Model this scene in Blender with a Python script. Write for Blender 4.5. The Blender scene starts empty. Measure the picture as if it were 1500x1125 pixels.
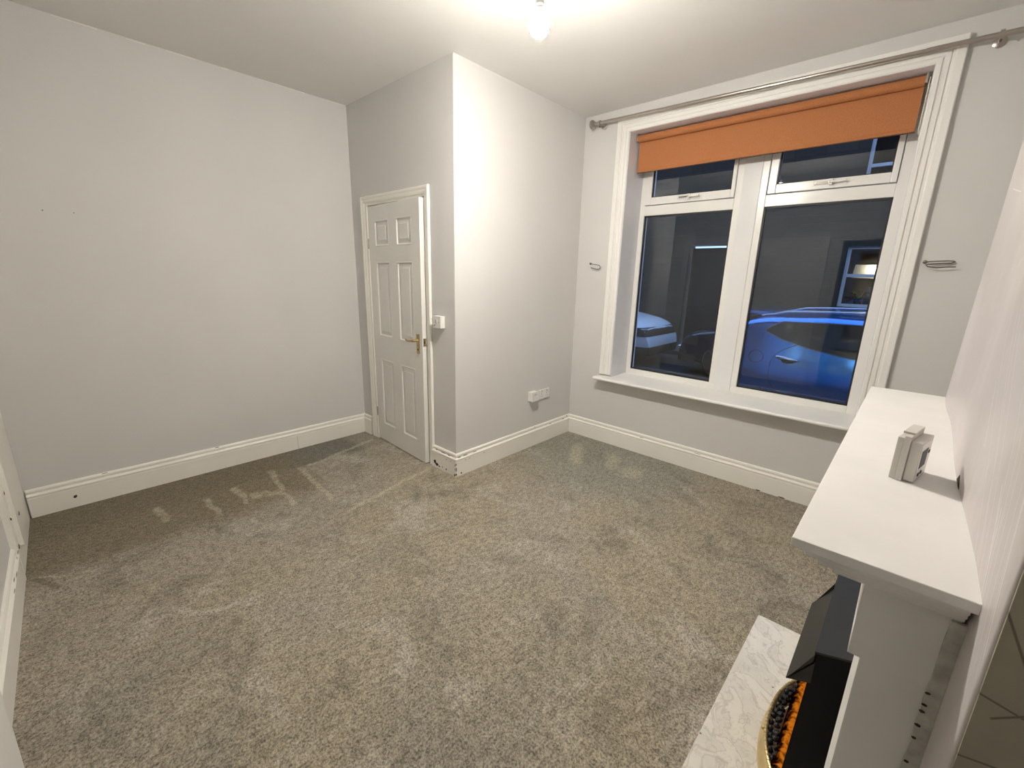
import bpy, bmesh, math, random
from mathutils import Vector, Matrix
random.seed(7)
C = bpy.context.scene.collection
PI = math.pi

# ------------------------------------------------------------------ helpers
def nt_mat(name):
    m = bpy.data.materials.new(name); m.use_nodes = True
    nt = m.node_tree; b = nt.nodes['Principled BSDF']
    return m, nt, b

def N(nt, typ, **kw):
    n = nt.nodes.new(typ)
    for k, v in kw.items():
        if k.startswith('i_'): n.inputs[k[2:].replace('_', ' ')].default_value = v
        else: setattr(n, k, v)
    return n

def rgb(r, g, b): return (r, g, b, 1.0)

def simple(name, col, rough=.5, metal=0.0, var=.06, vscale=6.0, bump=0.0, bscale=120.0, bdist=.002, coat=0.0, spec=None):
    """procedural paint / plastic / metal: noise-varied base colour and a fine bump"""
    m, nt, b = nt_mat(name)
    tc = N(nt, 'ShaderNodeTexCoord')
    no = N(nt, 'ShaderNodeTexNoise', i_Scale=vscale, i_Detail=4.0)
    nt.links.new(tc.outputs['Object'], no.inputs['Vector'])
    mr = N(nt, 'ShaderNodeMapRange'); mr.inputs['To Min'].default_value = 1 - var; mr.inputs['To Max'].default_value = 1 + var
    mr.inputs['From Min'].default_value = .3; mr.inputs['From Max'].default_value = .7
    nt.links.new(no.outputs['Fac'], mr.inputs['Value'])
    mx = N(nt, 'ShaderNodeVectorMath', operation='SCALE'); mx.inputs[0].default_value = col
    nt.links.new(mr.outputs['Result'], mx.inputs['Scale'])
    nt.links.new(mx.outputs['Vector'], b.inputs['Base Color'])
    b.inputs['Roughness'].default_value = rough; b.inputs['Metallic'].default_value = metal
    if coat: b.inputs['Coat Weight'].default_value = coat; b.inputs['Coat Roughness'].default_value = .05
    if spec is not None: b.inputs['Specular IOR Level'].default_value = spec
    if bump:
        n2 = N(nt, 'ShaderNodeTexNoise', i_Scale=bscale, i_Detail=3.0)
        nt.links.new(tc.outputs['Object'], n2.inputs['Vector'])
        bp = N(nt, 'ShaderNodeBump', i_Strength=bump, i_Distance=bdist)
        nt.links.new(n2.outputs['Fac'], bp.inputs['Height']); nt.links.new(bp.outputs['Normal'], b.inputs['Normal'])
    return m

def link(name, me, mat=None, parent=None):
    o = bpy.data.objects.new(name, me); C.objects.link(o)
    if mat is not None and me is not None and len(me.materials) == 0: me.materials.append(mat)
    if parent is not None: o.parent = parent
    return o

def obj(name, bm, mat, parent=None, smooth=False, angle=None):
    bmesh.ops.recalc_face_normals(bm, faces=bm.faces)
    me = bpy.data.meshes.new(name); bm.to_mesh(me); bm.free()
    if smooth:
        for p in me.polygons: p.use_smooth = True
        if angle is not None: me.set_sharp_from_angle(angle=math.radians(angle))
    return link(name, me, mat, parent)

def thing(name, label, cat, loc=(0, 0, 0), group=None):
    o = bpy.data.objects.new(name, None); C.objects.link(o); o.location = loc
    o.empty_display_size = .05
    o['label'] = label; o['category'] = cat
    if group: o['group'] = group
    return o

def tag(o, label, cat, group=None):
    o['label'] = label; o['category'] = cat
    if group: o['group'] = group
    return o

def struct(name, bm, mat, parent=None, label=None, **k):
    o = obj(name, bm, mat, parent, **k)
    if parent is None: o['kind'] = 'structure'
    if label: o['label'] = label
    return o

def struct_empty(name, label, loc=(0, 0, 0)):
    o = bpy.data.objects.new(name, None); C.objects.link(o); o.location = loc
    o['kind'] = 'structure'; o['label'] = label
    return o

def box(bm, x0, x1, y0, y1, z0, z1, bev=0.0, seg=2):
    vs = [bm.verts.new((x, y, z)) for x in (x0, x1) for y in (y0, y1) for z in (z0, z1)]
    f = [(0, 1, 3, 2), (4, 6, 7, 5), (0, 4, 5, 1), (2, 3, 7, 6), (0, 2, 6, 4), (1, 5, 7, 3)]
    fs = [bm.faces.new([vs[i] for i in q]) for q in f]
    if bev:
        es = list({e for q in fs for e in q.edges})
        bmesh.ops.bevel(bm, geom=es, offset=bev, segments=seg, affect='EDGES', profile=.6)

def bx(x0, x1, y0, y1, z0, z1, bev=0.0, seg=2):
    bm = bmesh.new(); box(bm, x0, x1, y0, y1, z0, z1, bev, seg); return bm

def tube(bm, pts, r, n=10, cap=True):
    """round tube along a polyline; r a number or a list"""
    pts = [Vector(p) for p in pts]; m = len(pts)
    rs = [r] * m if isinstance(r, (int, float)) else r
    rings = []; ref = None
    for i, p in enumerate(pts):
        t = (pts[min(i + 1, m - 1)] - pts[max(i - 1, 0)]).normalized()
        if ref is None:
            ref = Vector((0, 0, 1)) if abs(t.z) < .9 else Vector((1, 0, 0))
        u = t.cross(ref); u = u.normalized() if u.length > 1e-6 else Vector((1, 0, 0))
        v = u.cross(t).normalized(); ref = v
        rings.append([bm.verts.new(p + rs[i] * (math.cos(a) * u + math.sin(a) * v)) for a in [2 * PI * k / n for k in range(n)]])
    for a, b in zip(rings, rings[1:]):
        for k in range(n): bm.faces.new((a[k], a[(k + 1) % n], b[(k + 1) % n], b[k]))
    if cap: bm.faces.new(rings[0]); bm.faces.new(rings[-1][::-1])

def lathe(bm, prof, n=24, origin=(0, 0, 0), axis='z'):
    """prof: list of (radius, height)"""
    o = Vector(origin); rings = []
    def P(r, h, a):
        c, s = r * math.cos(a), r * math.sin(a)
        return o + (Vector((c, s, h)) if axis == 'z' else Vector((h, c, s)) if axis == 'x' else Vector((c, h, s)))
    for r, h in prof:
        rings.append([bm.verts.new(P(max(r, 1e-5), h, 2 * PI * k / n)) for k in range(n)])
    for a, b in zip(rings, rings[1:]):
        for k in range(n): bm.faces.new((a[k], a[(k + 1) % n], b[(k + 1) % n], b[k]))
    bm.faces.new(rings[0]); bm.faces.new(rings[-1])

def prism(bm, poly, to3d, h0, h1):
    a = [bm.verts.new(to3d(p[0], p[1], h0)) for p in poly]; b = [bm.verts.new(to3d(p[0], p[1], h1)) for p in poly]
    bm.faces.new(a); bm.faces.new(b[::-1]); n = len(poly)
    for i in range(n): bm.faces.new((a[i], a[(i + 1) % n], b[(i + 1) % n], b[i]))

def sweep(path, prof, to3d, side=1, ends=None):
    """mitred moulding along a 2-D polyline; returns one bmesh per segment. prof: (offset, height) closed"""
    P = [Vector(p) for p in path]; m = len(P); nrm = []
    for a, b in zip(P, P[1:]):
        d = (b - a).normalized(); nrm.append(Vector((-d.y, d.x)) * side)
    mit = []
    for i in range(m):
        if i == 0: mit.append(nrm[0])
        elif i == m - 1: mit.append(nrm[-1])
        else:
            s = nrm[i - 1] + nrm[i]; mit.append(s / (s.dot(nrm[i])))
    out = []
    for i in range(m - 1):
        bm = bmesh.new(); A = []; B = []
        for d, h in prof:
            q = P[i] + mit[i] * d; A.append(bm.verts.new(to3d(q.x, q.y, h)))
            q = P[i + 1] + mit[i + 1] * d; B.append(bm.verts.new(to3d(q.x, q.y, h)))
        n = len(prof)
        for k in range(n): bm.faces.new((A[k], A[(k + 1) % n], B[(k + 1) % n], B[k]))
        bm.faces.new(A); bm.faces.new(B[::-1]); out.append(bm)
    return out

def seg_mask(nt, vec, a, b, w, soft, axes=('X', 'Y')):
    """0..1 mask of a soft straight mark from a to b in the plane of the given object axes"""
    ang = math.atan2(b[1] - a[1], b[0] - a[0]); L = math.hypot(b[0] - a[0], b[1] - a[1])
    sp = N(nt, 'ShaderNodeSeparateXYZ'); nt.links.new(vec, sp.inputs[0])
    cb = N(nt, 'ShaderNodeCombineXYZ'); nt.links.new(sp.outputs[axes[0]], cb.inputs['X']); nt.links.new(sp.outputs[axes[1]], cb.inputs['Y'])
    mp = N(nt, 'ShaderNodeMapping', vector_type='TEXTURE'); mp.inputs['Location'].default_value = (a[0], a[1], 0); mp.inputs['Rotation'].default_value = (0, 0, ang)
    nt.links.new(cb.outputs[0], mp.inputs['Vector'])
    s2 = N(nt, 'ShaderNodeSeparateXYZ'); nt.links.new(mp.outputs[0], s2.inputs[0])
    ab = N(nt, 'ShaderNodeMath', operation='ABSOLUTE'); nt.links.new(s2.outputs['Y'], ab.inputs[0])
    m1 = N(nt, 'ShaderNodeMapRange', interpolation_type='SMOOTHSTEP')
    for k, v in (('From Min', w), ('From Max', w + soft), ('To Min', 1), ('To Max', 0)): m1.inputs[k].default_value = v
    nt.links.new(ab.outputs[0], m1.inputs['Value'])
    cen = N(nt, 'ShaderNodeMath', operation='SUBTRACT'); nt.links.new(s2.outputs['X'], cen.inputs[0]); cen.inputs[1].default_value = L / 2
    ac = N(nt, 'ShaderNodeMath', operation='ABSOLUTE'); nt.links.new(cen.outputs[0], ac.inputs[0])
    m2 = N(nt, 'ShaderNodeMapRange', interpolation_type='SMOOTHSTEP')
    for k, v in (('From Min', L / 2 - soft), ('From Max', L / 2 + soft), ('To Min', 1), ('To Max', 0)): m2.inputs[k].default_value = v
    nt.links.new(ac.outputs[0], m2.inputs['Value'])
    mu = N(nt, 'ShaderNodeMath', operation='MULTIPLY'); nt.links.new(m1.outputs[0], mu.inputs[0]); nt.links.new(m2.outputs[0], mu.inputs[1])
    return mu.outputs[0]

def mixc(nt, fac, a, b):
    mx = N(nt, 'ShaderNodeMix', data_type='RGBA')
    if hasattr(fac, 'is_linked'): nt.links.new(fac, mx.inputs[0])
    else: mx.inputs[0].default_value = fac
    for s, i in ((a, 6), (b, 7)):
        if hasattr(s, 'is_linked'): nt.links.new(s, mx.inputs[i])
        else: mx.inputs[i].default_value = rgb(*s)
    return mx.outputs[2]

def fac(nt, sock, lo, hi, t0=0.0, t1=1.0):
    m = N(nt, 'ShaderNodeMapRange', interpolation_type='SMOOTHSTEP')
    for k, v in (('From Min', lo), ('From Max', hi), ('To Min', t0), ('To Max', t1)): m.inputs[k].default_value = v
    nt.links.new(sock, m.inputs['Value']); return m.outputs[0]

def math2(nt, op, a, b):
    m = N(nt, 'ShaderNodeMath', operation=op)
    for i, s in enumerate((a, b)):
        if hasattr(s, 'is_linked'): nt.links.new(s, m.inputs[i])
        else: m.inputs[i].default_value = s
    return m.outputs[0]

# ------------------------------------------------------------------ materials
WALL = (.665, .656, .640)
def wall_mat(name, col, rough=.62, bs=.25):
    m = simple(name, col, rough, var=.025, vscale=1.7, bump=bs, bscale=160, bdist=.0015)
    return m
M_wall = wall_mat('warm_grey_wall_paint', WALL)
M_ceil = wall_mat('ceiling_paint', (.80, .79, .77), .7, .3)
M_gloss = simple('white_gloss_paint', (.88, .86, .80), .32, var=.03, vscale=3)
M_door = simple('white_door_paint', (.80, .79, .755), .35, var=.02, vscale=3, bump=.05, bscale=60, bdist=.001)
M_casing = simple('white_casing_paint', (.87, .86, .83), .35, var=.015, vscale=3)
M_upvc = simple('white_upvc', (.84, .83, .80), .22, var=.01)
M_upvc2 = simple('white_upvc_cover', (.82, .82, .82), .12, var=.01)
M_reveal = simple('white_reveal_paint', (.72, .72, .76), .3, var=.03, vscale=5, bump=.06, bscale=30, bdist=.001)
M_mantel = simple('white_mantel_paint', (.80, .79, .765), .45, var=.03, vscale=8, bump=.12, bscale=70, bdist=.001)
M_chip = simple('bare_dark_chip', (.045, .03, .022), .8, var=.3, vscale=40)
M_gasket = simple('black_gasket', (.012, .012, .013), .5)
M_brass = simple('polished_brass', (.72, .56, .28), .3, .7, var=.1, vscale=30)
M_nickel = simple('brushed_nickel', (.50, .46, .42), .28, 1.0, var=.05, vscale=20)
M_wire = simple('dull_hook_metal', (.20, .18, .16), .4, 1.0)
M_plastic = simple('white_plastic', (.80, .79, .76), .3, var=.01)
M_device = simple('off_white_plastic', (.62, .60, .56), .4, var=.02)
M_display = simple('dark_display', (.02, .02, .022), .5)
M_blackmetal = simple('black_metal', (.017, .0175, .0165), .38, var=.1, vscale=30, bump=.1, bscale=200, bdist=.0006)
M_firevoid = simple('soot_black', (.006, .006, .006), .6)
M_coal = simple('glossy_black_coal', (.012, .012, .013), .09, var=.2, bump=.6, bscale=60, bdist=.004)
M_caulk = simple('rough_grey_filler', (.50, .49, .45), .8, var=.2, vscale=50, bump=.8, bscale=90, bdist=.004)

def mat_carpet():
    m, nt, b = nt_mat('grey_beige_carpet')
    tc = N(nt, 'ShaderNodeTexCoord'); V = tc.outputs['Object']
    def noise(s, d=4.0, r=.6, dist=0.0, off=(0, 0, 0), sc=(1, 1, 1)):
        mp = N(nt, 'ShaderNodeMapping'); mp.inputs['Location'].default_value = off; mp.inputs['Scale'].default_value = sc
        nt.links.new(V, mp.inputs['Vector'])
        n = N(nt, 'ShaderNodeTexNoise', i_Scale=s, i_Detail=d, i_Roughness=r, i_Distortion=dist)
        nt.links.new(mp.outputs[0], n.inputs['Vector']); return n.outputs['Fac']
    base = mixc(nt, fac(nt, noise(.9, 3, .5, .6, (3, 1, 0)), .36, .64), (.222, .192, .142), (.214, .190, .152))
    base = mixc(nt, fac(nt, noise(1.5, 4, .6, .8, (9, 4, 0)), .46, .74, 0, .6), base, (.160, .152, .125))
    base = mixc(nt, fac(nt, noise(3.2, 5, .65, 1.0, (2, 7, 0)), .50, .72, 0, .75), base, (.30, .275, .235))
    base = mixc(nt, fac(nt, noise(4.0, 4, .6, .6, (5, 2, 3)), .50, .72, 0, .65), base, (.115, .103, .080))
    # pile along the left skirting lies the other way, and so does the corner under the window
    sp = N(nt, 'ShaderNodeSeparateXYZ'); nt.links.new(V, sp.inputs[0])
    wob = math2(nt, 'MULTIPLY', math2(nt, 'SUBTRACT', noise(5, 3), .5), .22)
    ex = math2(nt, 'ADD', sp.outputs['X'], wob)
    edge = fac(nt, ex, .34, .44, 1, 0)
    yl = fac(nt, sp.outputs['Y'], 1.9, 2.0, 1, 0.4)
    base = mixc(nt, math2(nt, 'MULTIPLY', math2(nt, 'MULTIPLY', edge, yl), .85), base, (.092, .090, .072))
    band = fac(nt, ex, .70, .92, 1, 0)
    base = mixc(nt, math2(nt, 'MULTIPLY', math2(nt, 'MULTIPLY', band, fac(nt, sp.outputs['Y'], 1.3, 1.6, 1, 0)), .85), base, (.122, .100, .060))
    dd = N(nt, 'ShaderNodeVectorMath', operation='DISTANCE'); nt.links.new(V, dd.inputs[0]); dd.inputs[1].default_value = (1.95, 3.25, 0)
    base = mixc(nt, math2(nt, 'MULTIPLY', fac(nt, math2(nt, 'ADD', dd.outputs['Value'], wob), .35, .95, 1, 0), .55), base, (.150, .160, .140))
    # pale strokes left by a vacuum cleaner and creases
    light = None
    segs = [((.25, 2.12), (.41, 1.46), .008, .015), ((.30, 1.23), (.93, 1.157), .008, .016), ((.45, .772), (.74, .80), .007, .014),
            ((.37, .543), (.62, .561), .007, .016), ((.40, .966), (.70, .956), .007, .014), ((.402, 1.412), (1.07, 1.362), .006, .014),
            ((1.082, 2.151), (1.25, 1.35), .006, .02), ((.769, 0), (.90, .22), .003, .006), ((1.62, 3.38), (1.85, 3.0), .015, .05),
            ((1.95, 3.45), (2.1, 3.15), .012, .05), ((.60, .98), (.72, 1.18), .012, .04), ((2.25, 3.3), (2.25, 3.1), .03, .07)]
    wn = N(nt, 'ShaderNodeTexNoise', i_Scale=9.0, i_Detail=4.0); nt.links.new(V, wn.inputs['Vector'])
    wsub = N(nt, 'ShaderNodeVectorMath', operation='SUBTRACT'); nt.links.new(wn.outputs['Color'], wsub.inputs[0]); wsub.inputs[1].default_value = (.5, .5, .5)
    wsc = N(nt, 'ShaderNodeVectorMath', operation='SCALE'); nt.links.new(wsub.outputs[0], wsc.inputs[0]); wsc.inputs['Scale'].default_value = .07
    wv = N(nt, 'ShaderNodeVectorMath', operation='ADD'); nt.links.new(V, wv.inputs[0]); nt.links.new(wsc.outputs[0], wv.inputs[1])
    for a, b_, w, s in segs:
        s *= 1.5
        k = seg_mask(nt, wv.outputs[0], a, b_, w, s)
        light = k if light is None else math2(nt, 'MAXIMUM', light, k)
    brk = fac(nt, noise(22, 4), .22, .62, .25, 1)
    base = mixc(nt, math2(nt, 'MULTIPLY', math2(nt, 'MULTIPLY', light, brk), .52), base, (.36, .325, .24))
    dk = seg_mask(nt, V, (.77, .012), (.95, .10), .006, .012)
    base = mixc(nt, math2(nt, 'MULTIPLY', dk, .5), base, (.06, .05, .035))
    # fibre flecks
    f1 = noise(125, 3, .75); f2 = noise(48, 4, .7, .5, (1, 1, 1), (1, .6, 1))
    base2 = N(nt, 'ShaderNodeVectorMath', operation='SCALE'); nt.links.new(base, base2.inputs[0])
    k = math2(nt, 'MULTIPLY', math2(nt, 'ADD', fac(nt, f1, .32, .68, .50, 1.50), fac(nt, f2, .35, .65, -.24, .24)), 1.50)
    nt.links.new(k, base2.inputs['Scale'])
    nt.links.new(base2.outputs['Vector'], b.inputs['Base Color'])
    b.inputs['Roughness'].default_value = .95; b.inputs['Specular IOR Level'].default_value = .1
    b.inputs['Sheen Weight'].default_value = .15
    h = math2(nt, 'ADD', f1, math2(nt, 'MULTIPLY', f2, 1.2))
    bp = N(nt, 'ShaderNodeBump', i_Strength=.7, i_Distance=.008); nt.links.new(h, bp.inputs['Height']); nt.links.new(bp.outputs['Normal'], b.inputs['Normal'])
    return m
M_carpet = mat_carpet()

def mat_marble():
    m, nt, b = nt_mat('white_veined_marble')
    tc = N(nt, 'ShaderNodeTexCoord'); V = tc.outputs['Object']
    n1 = N(nt, 'ShaderNodeTexNoise', i_Scale=7.0, i_Detail=6.0, i_Distortion=1.6); nt.links.new(V, n1.inputs['Vector'])
    vein = fac(nt, math2(nt, 'ABSOLUTE', math2(nt, 'SUBTRACT', n1.outputs['Fac'], .5), 0), 0, .035, 1, 0)
    n2 = N(nt, 'ShaderNodeTexNoise', i_Scale=18.0, i_Detail=5.0, i_Distortion=1.0); nt.links.new(V, n2.inputs['Vector'])
    vein2 = fac(nt, math2(nt, 'ABSOLUTE', math2(nt, 'SUBTRACT', n2.outputs['Fac'], .5), 0), 0, .02, 1, 0)
    c = mixc(nt, fac(nt, n1.outputs['Fac'], .4, .7), (.74, .71, .64), (.66, .63, .57))
    c = mixc(nt, math2(nt, 'MULTIPLY', vein, .45), c, (.42, .39, .34))
    c = mixc(nt, math2(nt, 'MULTIPLY', vein2, .35), c, (.45, .40, .32))
    vo = N(nt, 'ShaderNodeTexVoronoi', i_Scale=22.0); nt.links.new(V, vo.inputs['Vector'])
    c = mixc(nt, fac(nt, vo.outputs['Distance'], .06, .09, .8, 0), c, (.10, .09, .08))
    nt.links.new(c, b.inputs['Base Color']); b.inputs['Roughness'].default_value = .22
    return m
M_marble = mat_marble()

def mat_breast():
    """bare skimmed plaster, slightly glossy, with scratches across the long face"""
    m, nt, b = nt_mat('scratched_pale_plaster')
    tc = N(nt, 'ShaderNodeTexCoord'); V = tc.outputs['Object']
    n1 = N(nt, 'ShaderNodeTexNoise', i_Scale=3.0, i_Detail=5.0); nt.links.new(V, n1.inputs['Vector'])
    c = mixc(nt, fac(nt, n1.outputs['Fac'], .35, .65), (.54, .50, .49), (.62, .585, .575))
    sc = None
    rnd = random.Random(3)
    L = [((1.10, 1.22), (1.02, 1.13)), ((1.06, 1.20), (1.00, 1.09)), ((1.35, 1.32), (1.28, 1.22)), ((.97, 1.25), (.90, 1.08)), ((1.5, 1.55), (1.62, 1.52)), ((1.9, 1.7), (2.05, 1.73))]
    for a, q in L:
        k = seg_mask(nt, V, a, q, .0006, .0012, ('Y', 'Z')); sc = k if sc is None else math2(nt, 'MAXIMUM', sc, k)
    for i in range(9):
        y = .9 + i * .022; k = seg_mask(nt, V, (y, 1.05), (y + .16 + .03 * i, 1.45 + rnd.random() * .15), .0005, .0010, ('Y', 'Z')); sc = math2(nt, 'MAXIMUM', sc, math2(nt, 'MULTIPLY', k, .6))
    c = mixc(nt, math2(nt, 'MULTIPLY', sc, .8), c, (.80, .77, .74))
    nt.links.new(c, b.inputs['Base Color']); b.inputs['Roughness'].default_value = .42
    n2 = N(nt, 'ShaderNodeTexNoise', i_Scale=5.0, i_Detail=3.0); mp = N(nt, 'ShaderNodeMapping'); mp.inputs['Scale'].default_value = (1, 1, .35)
    nt.links.new(V, mp.inputs['Vector']); nt.links.new(mp.outputs[0], n2.inputs['Vector'])
    bp = N(nt, 'ShaderNodeBump', i_Strength=.5, i_Distance=.02); nt.links.new(n2.outputs['Fac'], bp.inputs['Height'])
    n3 = N(nt, 'ShaderNodeTexNoise', i_Scale=60.0, i_Detail=3.0); nt.links.new(V, n3.inputs['Vector'])
    bp2 = N(nt, 'ShaderNodeBump', i_Strength=.25, i_Distance=.002); nt.links.new(n3.outputs['Fac'], bp2.inputs['Height']); nt.links.new(bp.outputs['Normal'], bp2.inputs['Normal'])
    nt.links.new(bp2.outputs['Normal'], b.inputs['Normal'])
    return m
M_breast = mat_breast()

def mat_stone():
    m, nt, b = nt_mat('sooty_stone')
    tc = N(nt, 'ShaderNodeTexCoord')
    mp = N(nt, 'ShaderNodeMapping'); mp.inputs['Rotation'].default_value = (PI / 2, 0, 0); nt.links.new(tc.outputs['Object'], mp.inputs['Vector'])
    br = N(nt, 'ShaderNodeTexBrick', i_Scale=1.0)
    br.inputs['Brick Width'].default_value = .55; br.inputs['Row Height'].default_value = .17; br.inputs['Mortar Size'].default_value = .008
    br.inputs['Color1'].default_value = rgb(.050, .042, .030); br.inputs['Color2'].default_value = rgb(.036, .031, .023); br.inputs['Mortar'].default_value = rgb(.026, .023, .019)
    nt.links.new(mp.outputs[0], br.inputs['Vector'])
    nt.links.new(br.outputs['Color'], b.inputs['Base Color']); b.inputs['Roughness'].default_value = .9
    bp = N(nt, 'ShaderNodeBump', i_Strength=.4, i_Distance=.01); nt.links.new(br.outputs['Fac'], bp.inputs['Height']); bp.invert = True
    nt.links.new(bp.outputs['Normal'], b.inputs['Normal'])
    return m
M_stone = mat_stone()
M_asphalt = simple('asphalt', (.035, .035, .036), .75, var=.3, vscale=20, bump=.5, bscale=90, bdist=.004)
M_pave = simple('paving', (.07, .066, .06), .85, var=.2, vscale=4, bump=.4, bscale=30)
M_stonetrim = simple('dressed_stone', (.050, .044, .034), .85, var=.15, vscale=5)
M_frameout = simple('white_outdoor_frame', (.62, .62, .64), .4)

def mat_glass(name, tint=(1, 1, 1), k=1.0):
    m = bpy.data.materials.new(name); m.use_nodes = True; nt = m.node_tree; nt.nodes.clear()
    out = N(nt, 'ShaderNodeOutputMaterial'); tr = N(nt, 'ShaderNodeBsdfTransparent'); gl = N(nt, 'ShaderNodeBsdfGlossy')
    tr.inputs['Color'].default_value = rgb(*tint); gl.inputs['Roughness'].default_value = .004
    fr = N(nt, 'ShaderNodeFresnel', i_IOR=1.5); mu = math2(nt, 'MULTIPLY', fr.outputs[0], k)
    tc = N(nt, 'ShaderNodeTexCoord'); n = N(nt, 'ShaderNodeTexNoise', i_Scale=2.0, i_Detail=2.0); nt.links.new(tc.outputs['Object'], n.inputs['Vector'])
    bp = N(nt, 'ShaderNodeBump', i_Strength=.03, i_Distance=.01); nt.links.new(n.outputs['Fac'], bp.inputs['Height']); nt.links.new(bp.outputs['Normal'], gl.inputs['Normal'])
    mx = N(nt, 'ShaderNodeMixShader'); nt.links.new(mu, mx.inputs[0]); nt.links.new(tr.outputs[0], mx.inputs[1]); nt.links.new(gl.outputs[0], mx.inputs[2])
    nt.links.new(mx.outputs[0], out.inputs['Surface'])
    return m
M_glass = mat_glass('window_glass', (.93, .95, .95), 1.25)

def mat_emit(name, col, s):
    m = bpy.data.materials.new(name); m.use_nodes = True; nt = m.node_tree; nt.nodes.clear()
    out = N(nt, 'ShaderNodeOutputMaterial'); e = N(nt, 'ShaderNodeEmission'); e.inputs['Color'].default_value = rgb(*col); e.inputs['Strength'].default_value = s
    nt.links.new(e.outputs[0], out.inputs['Surface']); return m
LAMP = 1130.0
M_bulb = mat_emit('lit_bulb', (1.0, .94, .85), LAMP)

def mat_blind():
    m, nt, b = nt_mat('orange_blind_fabric')
    tc = N(nt, 'ShaderNodeTexCoord')
    n = N(nt, 'ShaderNodeTexNoise', i_Scale=220.0, i_Detail=2.0); nt.links.new(tc.outputs['Object'], n.inputs['Vector'])
    c = mixc(nt, fac(nt, n.outputs['Fac'], .3, .7), (.42, .160, .055), (.49, .195, .075))
    nt.links.new(c, b.inputs['Base Color']); b.inputs['Roughness'].default_value = .85
    bp = N(nt, 'ShaderNodeBump', i_Strength=.2, i_Distance=.001); nt.links.new(n.outputs['Fac'], bp.inputs['Height']); nt.links.new(bp.outputs['Normal'], b.inputs['Normal'])
    return m
M_blind = mat_blind()

# ------------------------------------------------------------------ room dimensions (metres)
YD, XB, YW, H = 2.182, 1.3385, 3.612, 2.765       # hall wall, stair box face, window wall, ceiling
XR = 4.25                                          # alcove side wall
WO = (1.770, 3.497, .615, 2.585)                   # window opening x0 x1 z0 z1
YO = 3.99                                          # outer face of the window wall
def near_y(x): return -.010 - .0255 * x            # the near wall is a little out of square
T = .15

# floor and ceiling
bm = bmesh.new(); prism(bm, [(-.02, -.2), (XR + .02, -.2), (XR + .02, YW + .02), (-.02, YW + .02)], lambda a, b, h: (a, b, h), -.05, 0)
struct('floor', bm, M_carpet)
bm = bmesh.new(); prism(bm, [(-T, -.3), (XR + T, -.3), (XR + T, YO), (-T, YO)], lambda a, b, h: (a, b, h), H, H + .12)
struct('ceiling', bm, M_ceil)
# walls
w_left = struct('wall_left', bx(-T, 0, -.3, YO, -.05, H), M_wall)
DX0, DX1, DZ = .225, 1.030, 2.005                  # door opening
bm = bmesh.new()
box(bm, 0, DX0, YD, YD + .10, -.05, H); box(bm, DX1, XB - .10, YD, YD + .10, -.05, H); box(bm, DX0, DX1, YD, YD + .10, DZ, H)
box(bm, 0, XB - .1, YD + .25, YD + .30, -.05, H)
struct('wall_hall', bm, M_wall)
struct('wall_stair', bx(XB - .10, XB, YD, YO, -.05, H), M_wall)
bm = bmesh.new()
x0, x1, z0, z1 = WO
box(bm, XB, x0, YW, YO, -.05, H); box(bm, x1, XR + T, YW, YO, -.05, H); box(bm, x0, x1, YW, YO, -.05, z0 - .02); box(bm, x0, x1, YW, YO, z1, H)
struct('wall_window', bm, M_wall)
struct('wall_right', bx(XR, XR + T, -.3, YO, -.05, H), M_wall)
bm = bmesh.new()
for xa_, xb_, za_, zb_ in ((-T, 2.75, -.05, H), (2.75, 4.1, 2.05, H), (4.1, XR + T, -.05, H)):  # doorway gap is assumed, added so the near wall bounces less light
    prism(bm, [(xa_, near_y(xa_)), (xb_, near_y(xb_)), (xb_, -.3), (xa_, -.3)], lambda a, b, h: (a, b, h), za_, zb_)
struct('wall_near', bm, M_wall)
bm = bmesh.new(); box(bm, 2.3, 4.5, -1.1, -1.0, -.05, 2.5); box(bm, 2.3, 2.4, -1.0, -.3, -.05, 2.5); box(bm, 4.4, 4.5, -1.0, -.3, -.05, 2.5); box(bm, 2.3, 4.5, -1.1, -.3, 2.5, 2.6); box(bm, 2.3, 4.5, -1.1, -.2, -.1, -.05)  # added passage out of view, keeps fill light off the surround
struct('wall_added_passage', bm, simple('added_passage', (.55, .52, .47), .8), label='unseen passage added behind an assumed doorway to cut bounced light')

# chimney breast: long face at x = 3.78, rounded corners, very slightly leaning back towards the ceiling
BY0, BY1 = .893, 2.330
def breast():
    bm = bmesh.new(); r = .035
    def ring(z):
        bx_ = 3.783 + max(0, z - 1.1) * .012
        dy = max(0, z - 1.1) * .03
        pts = [(XR, BY0), (bx_ + .004, BY0)]
        pts += [(bx_ + .0015, BY0 + .001), (bx_, BY0 + .004)]
        n = 26
        for i in range(1, n):
            y = BY0 + .004 + (BY1 - r - BY0 - .004 - dy) * i / n
            bow = .0035 * math.sin(i / n * PI * 3 + z * 1.5) + .003 * math.sin(z * 5 + i * .4)
            pts.append((bx_ + bow * min(1, i / 4, (n - i) / 4), y))
        for a in range(0, 7):
            t = a / 6 * PI / 2
            pts.append((bx_ + r - r * math.cos(t), BY1 - dy - r + r * math.sin(t)))
        pts.append((XR, BY1 - dy))
        return [bm.verts.new((p[0], p[1], z)) for p in pts]
    zs = [-.02 + i * (H + .02) / 24 for i in range(25)]
    rs = [ring(z) for z in zs]
    for a, b in zip(rs, rs[1:]):
        for k in range(len(a) - 1): bm.faces.new((a[k], a[k + 1], b[k + 1], b[k]))
        bm.faces.new((a[-1], a[0], b[0], b[-1]))
    bm.faces.new(rs[0]); bm.faces.new(rs[-1][::-1])
    return bm
o = struct('wall_chimney_breast', breast(), M_breast, smooth=True, angle=50)

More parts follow.
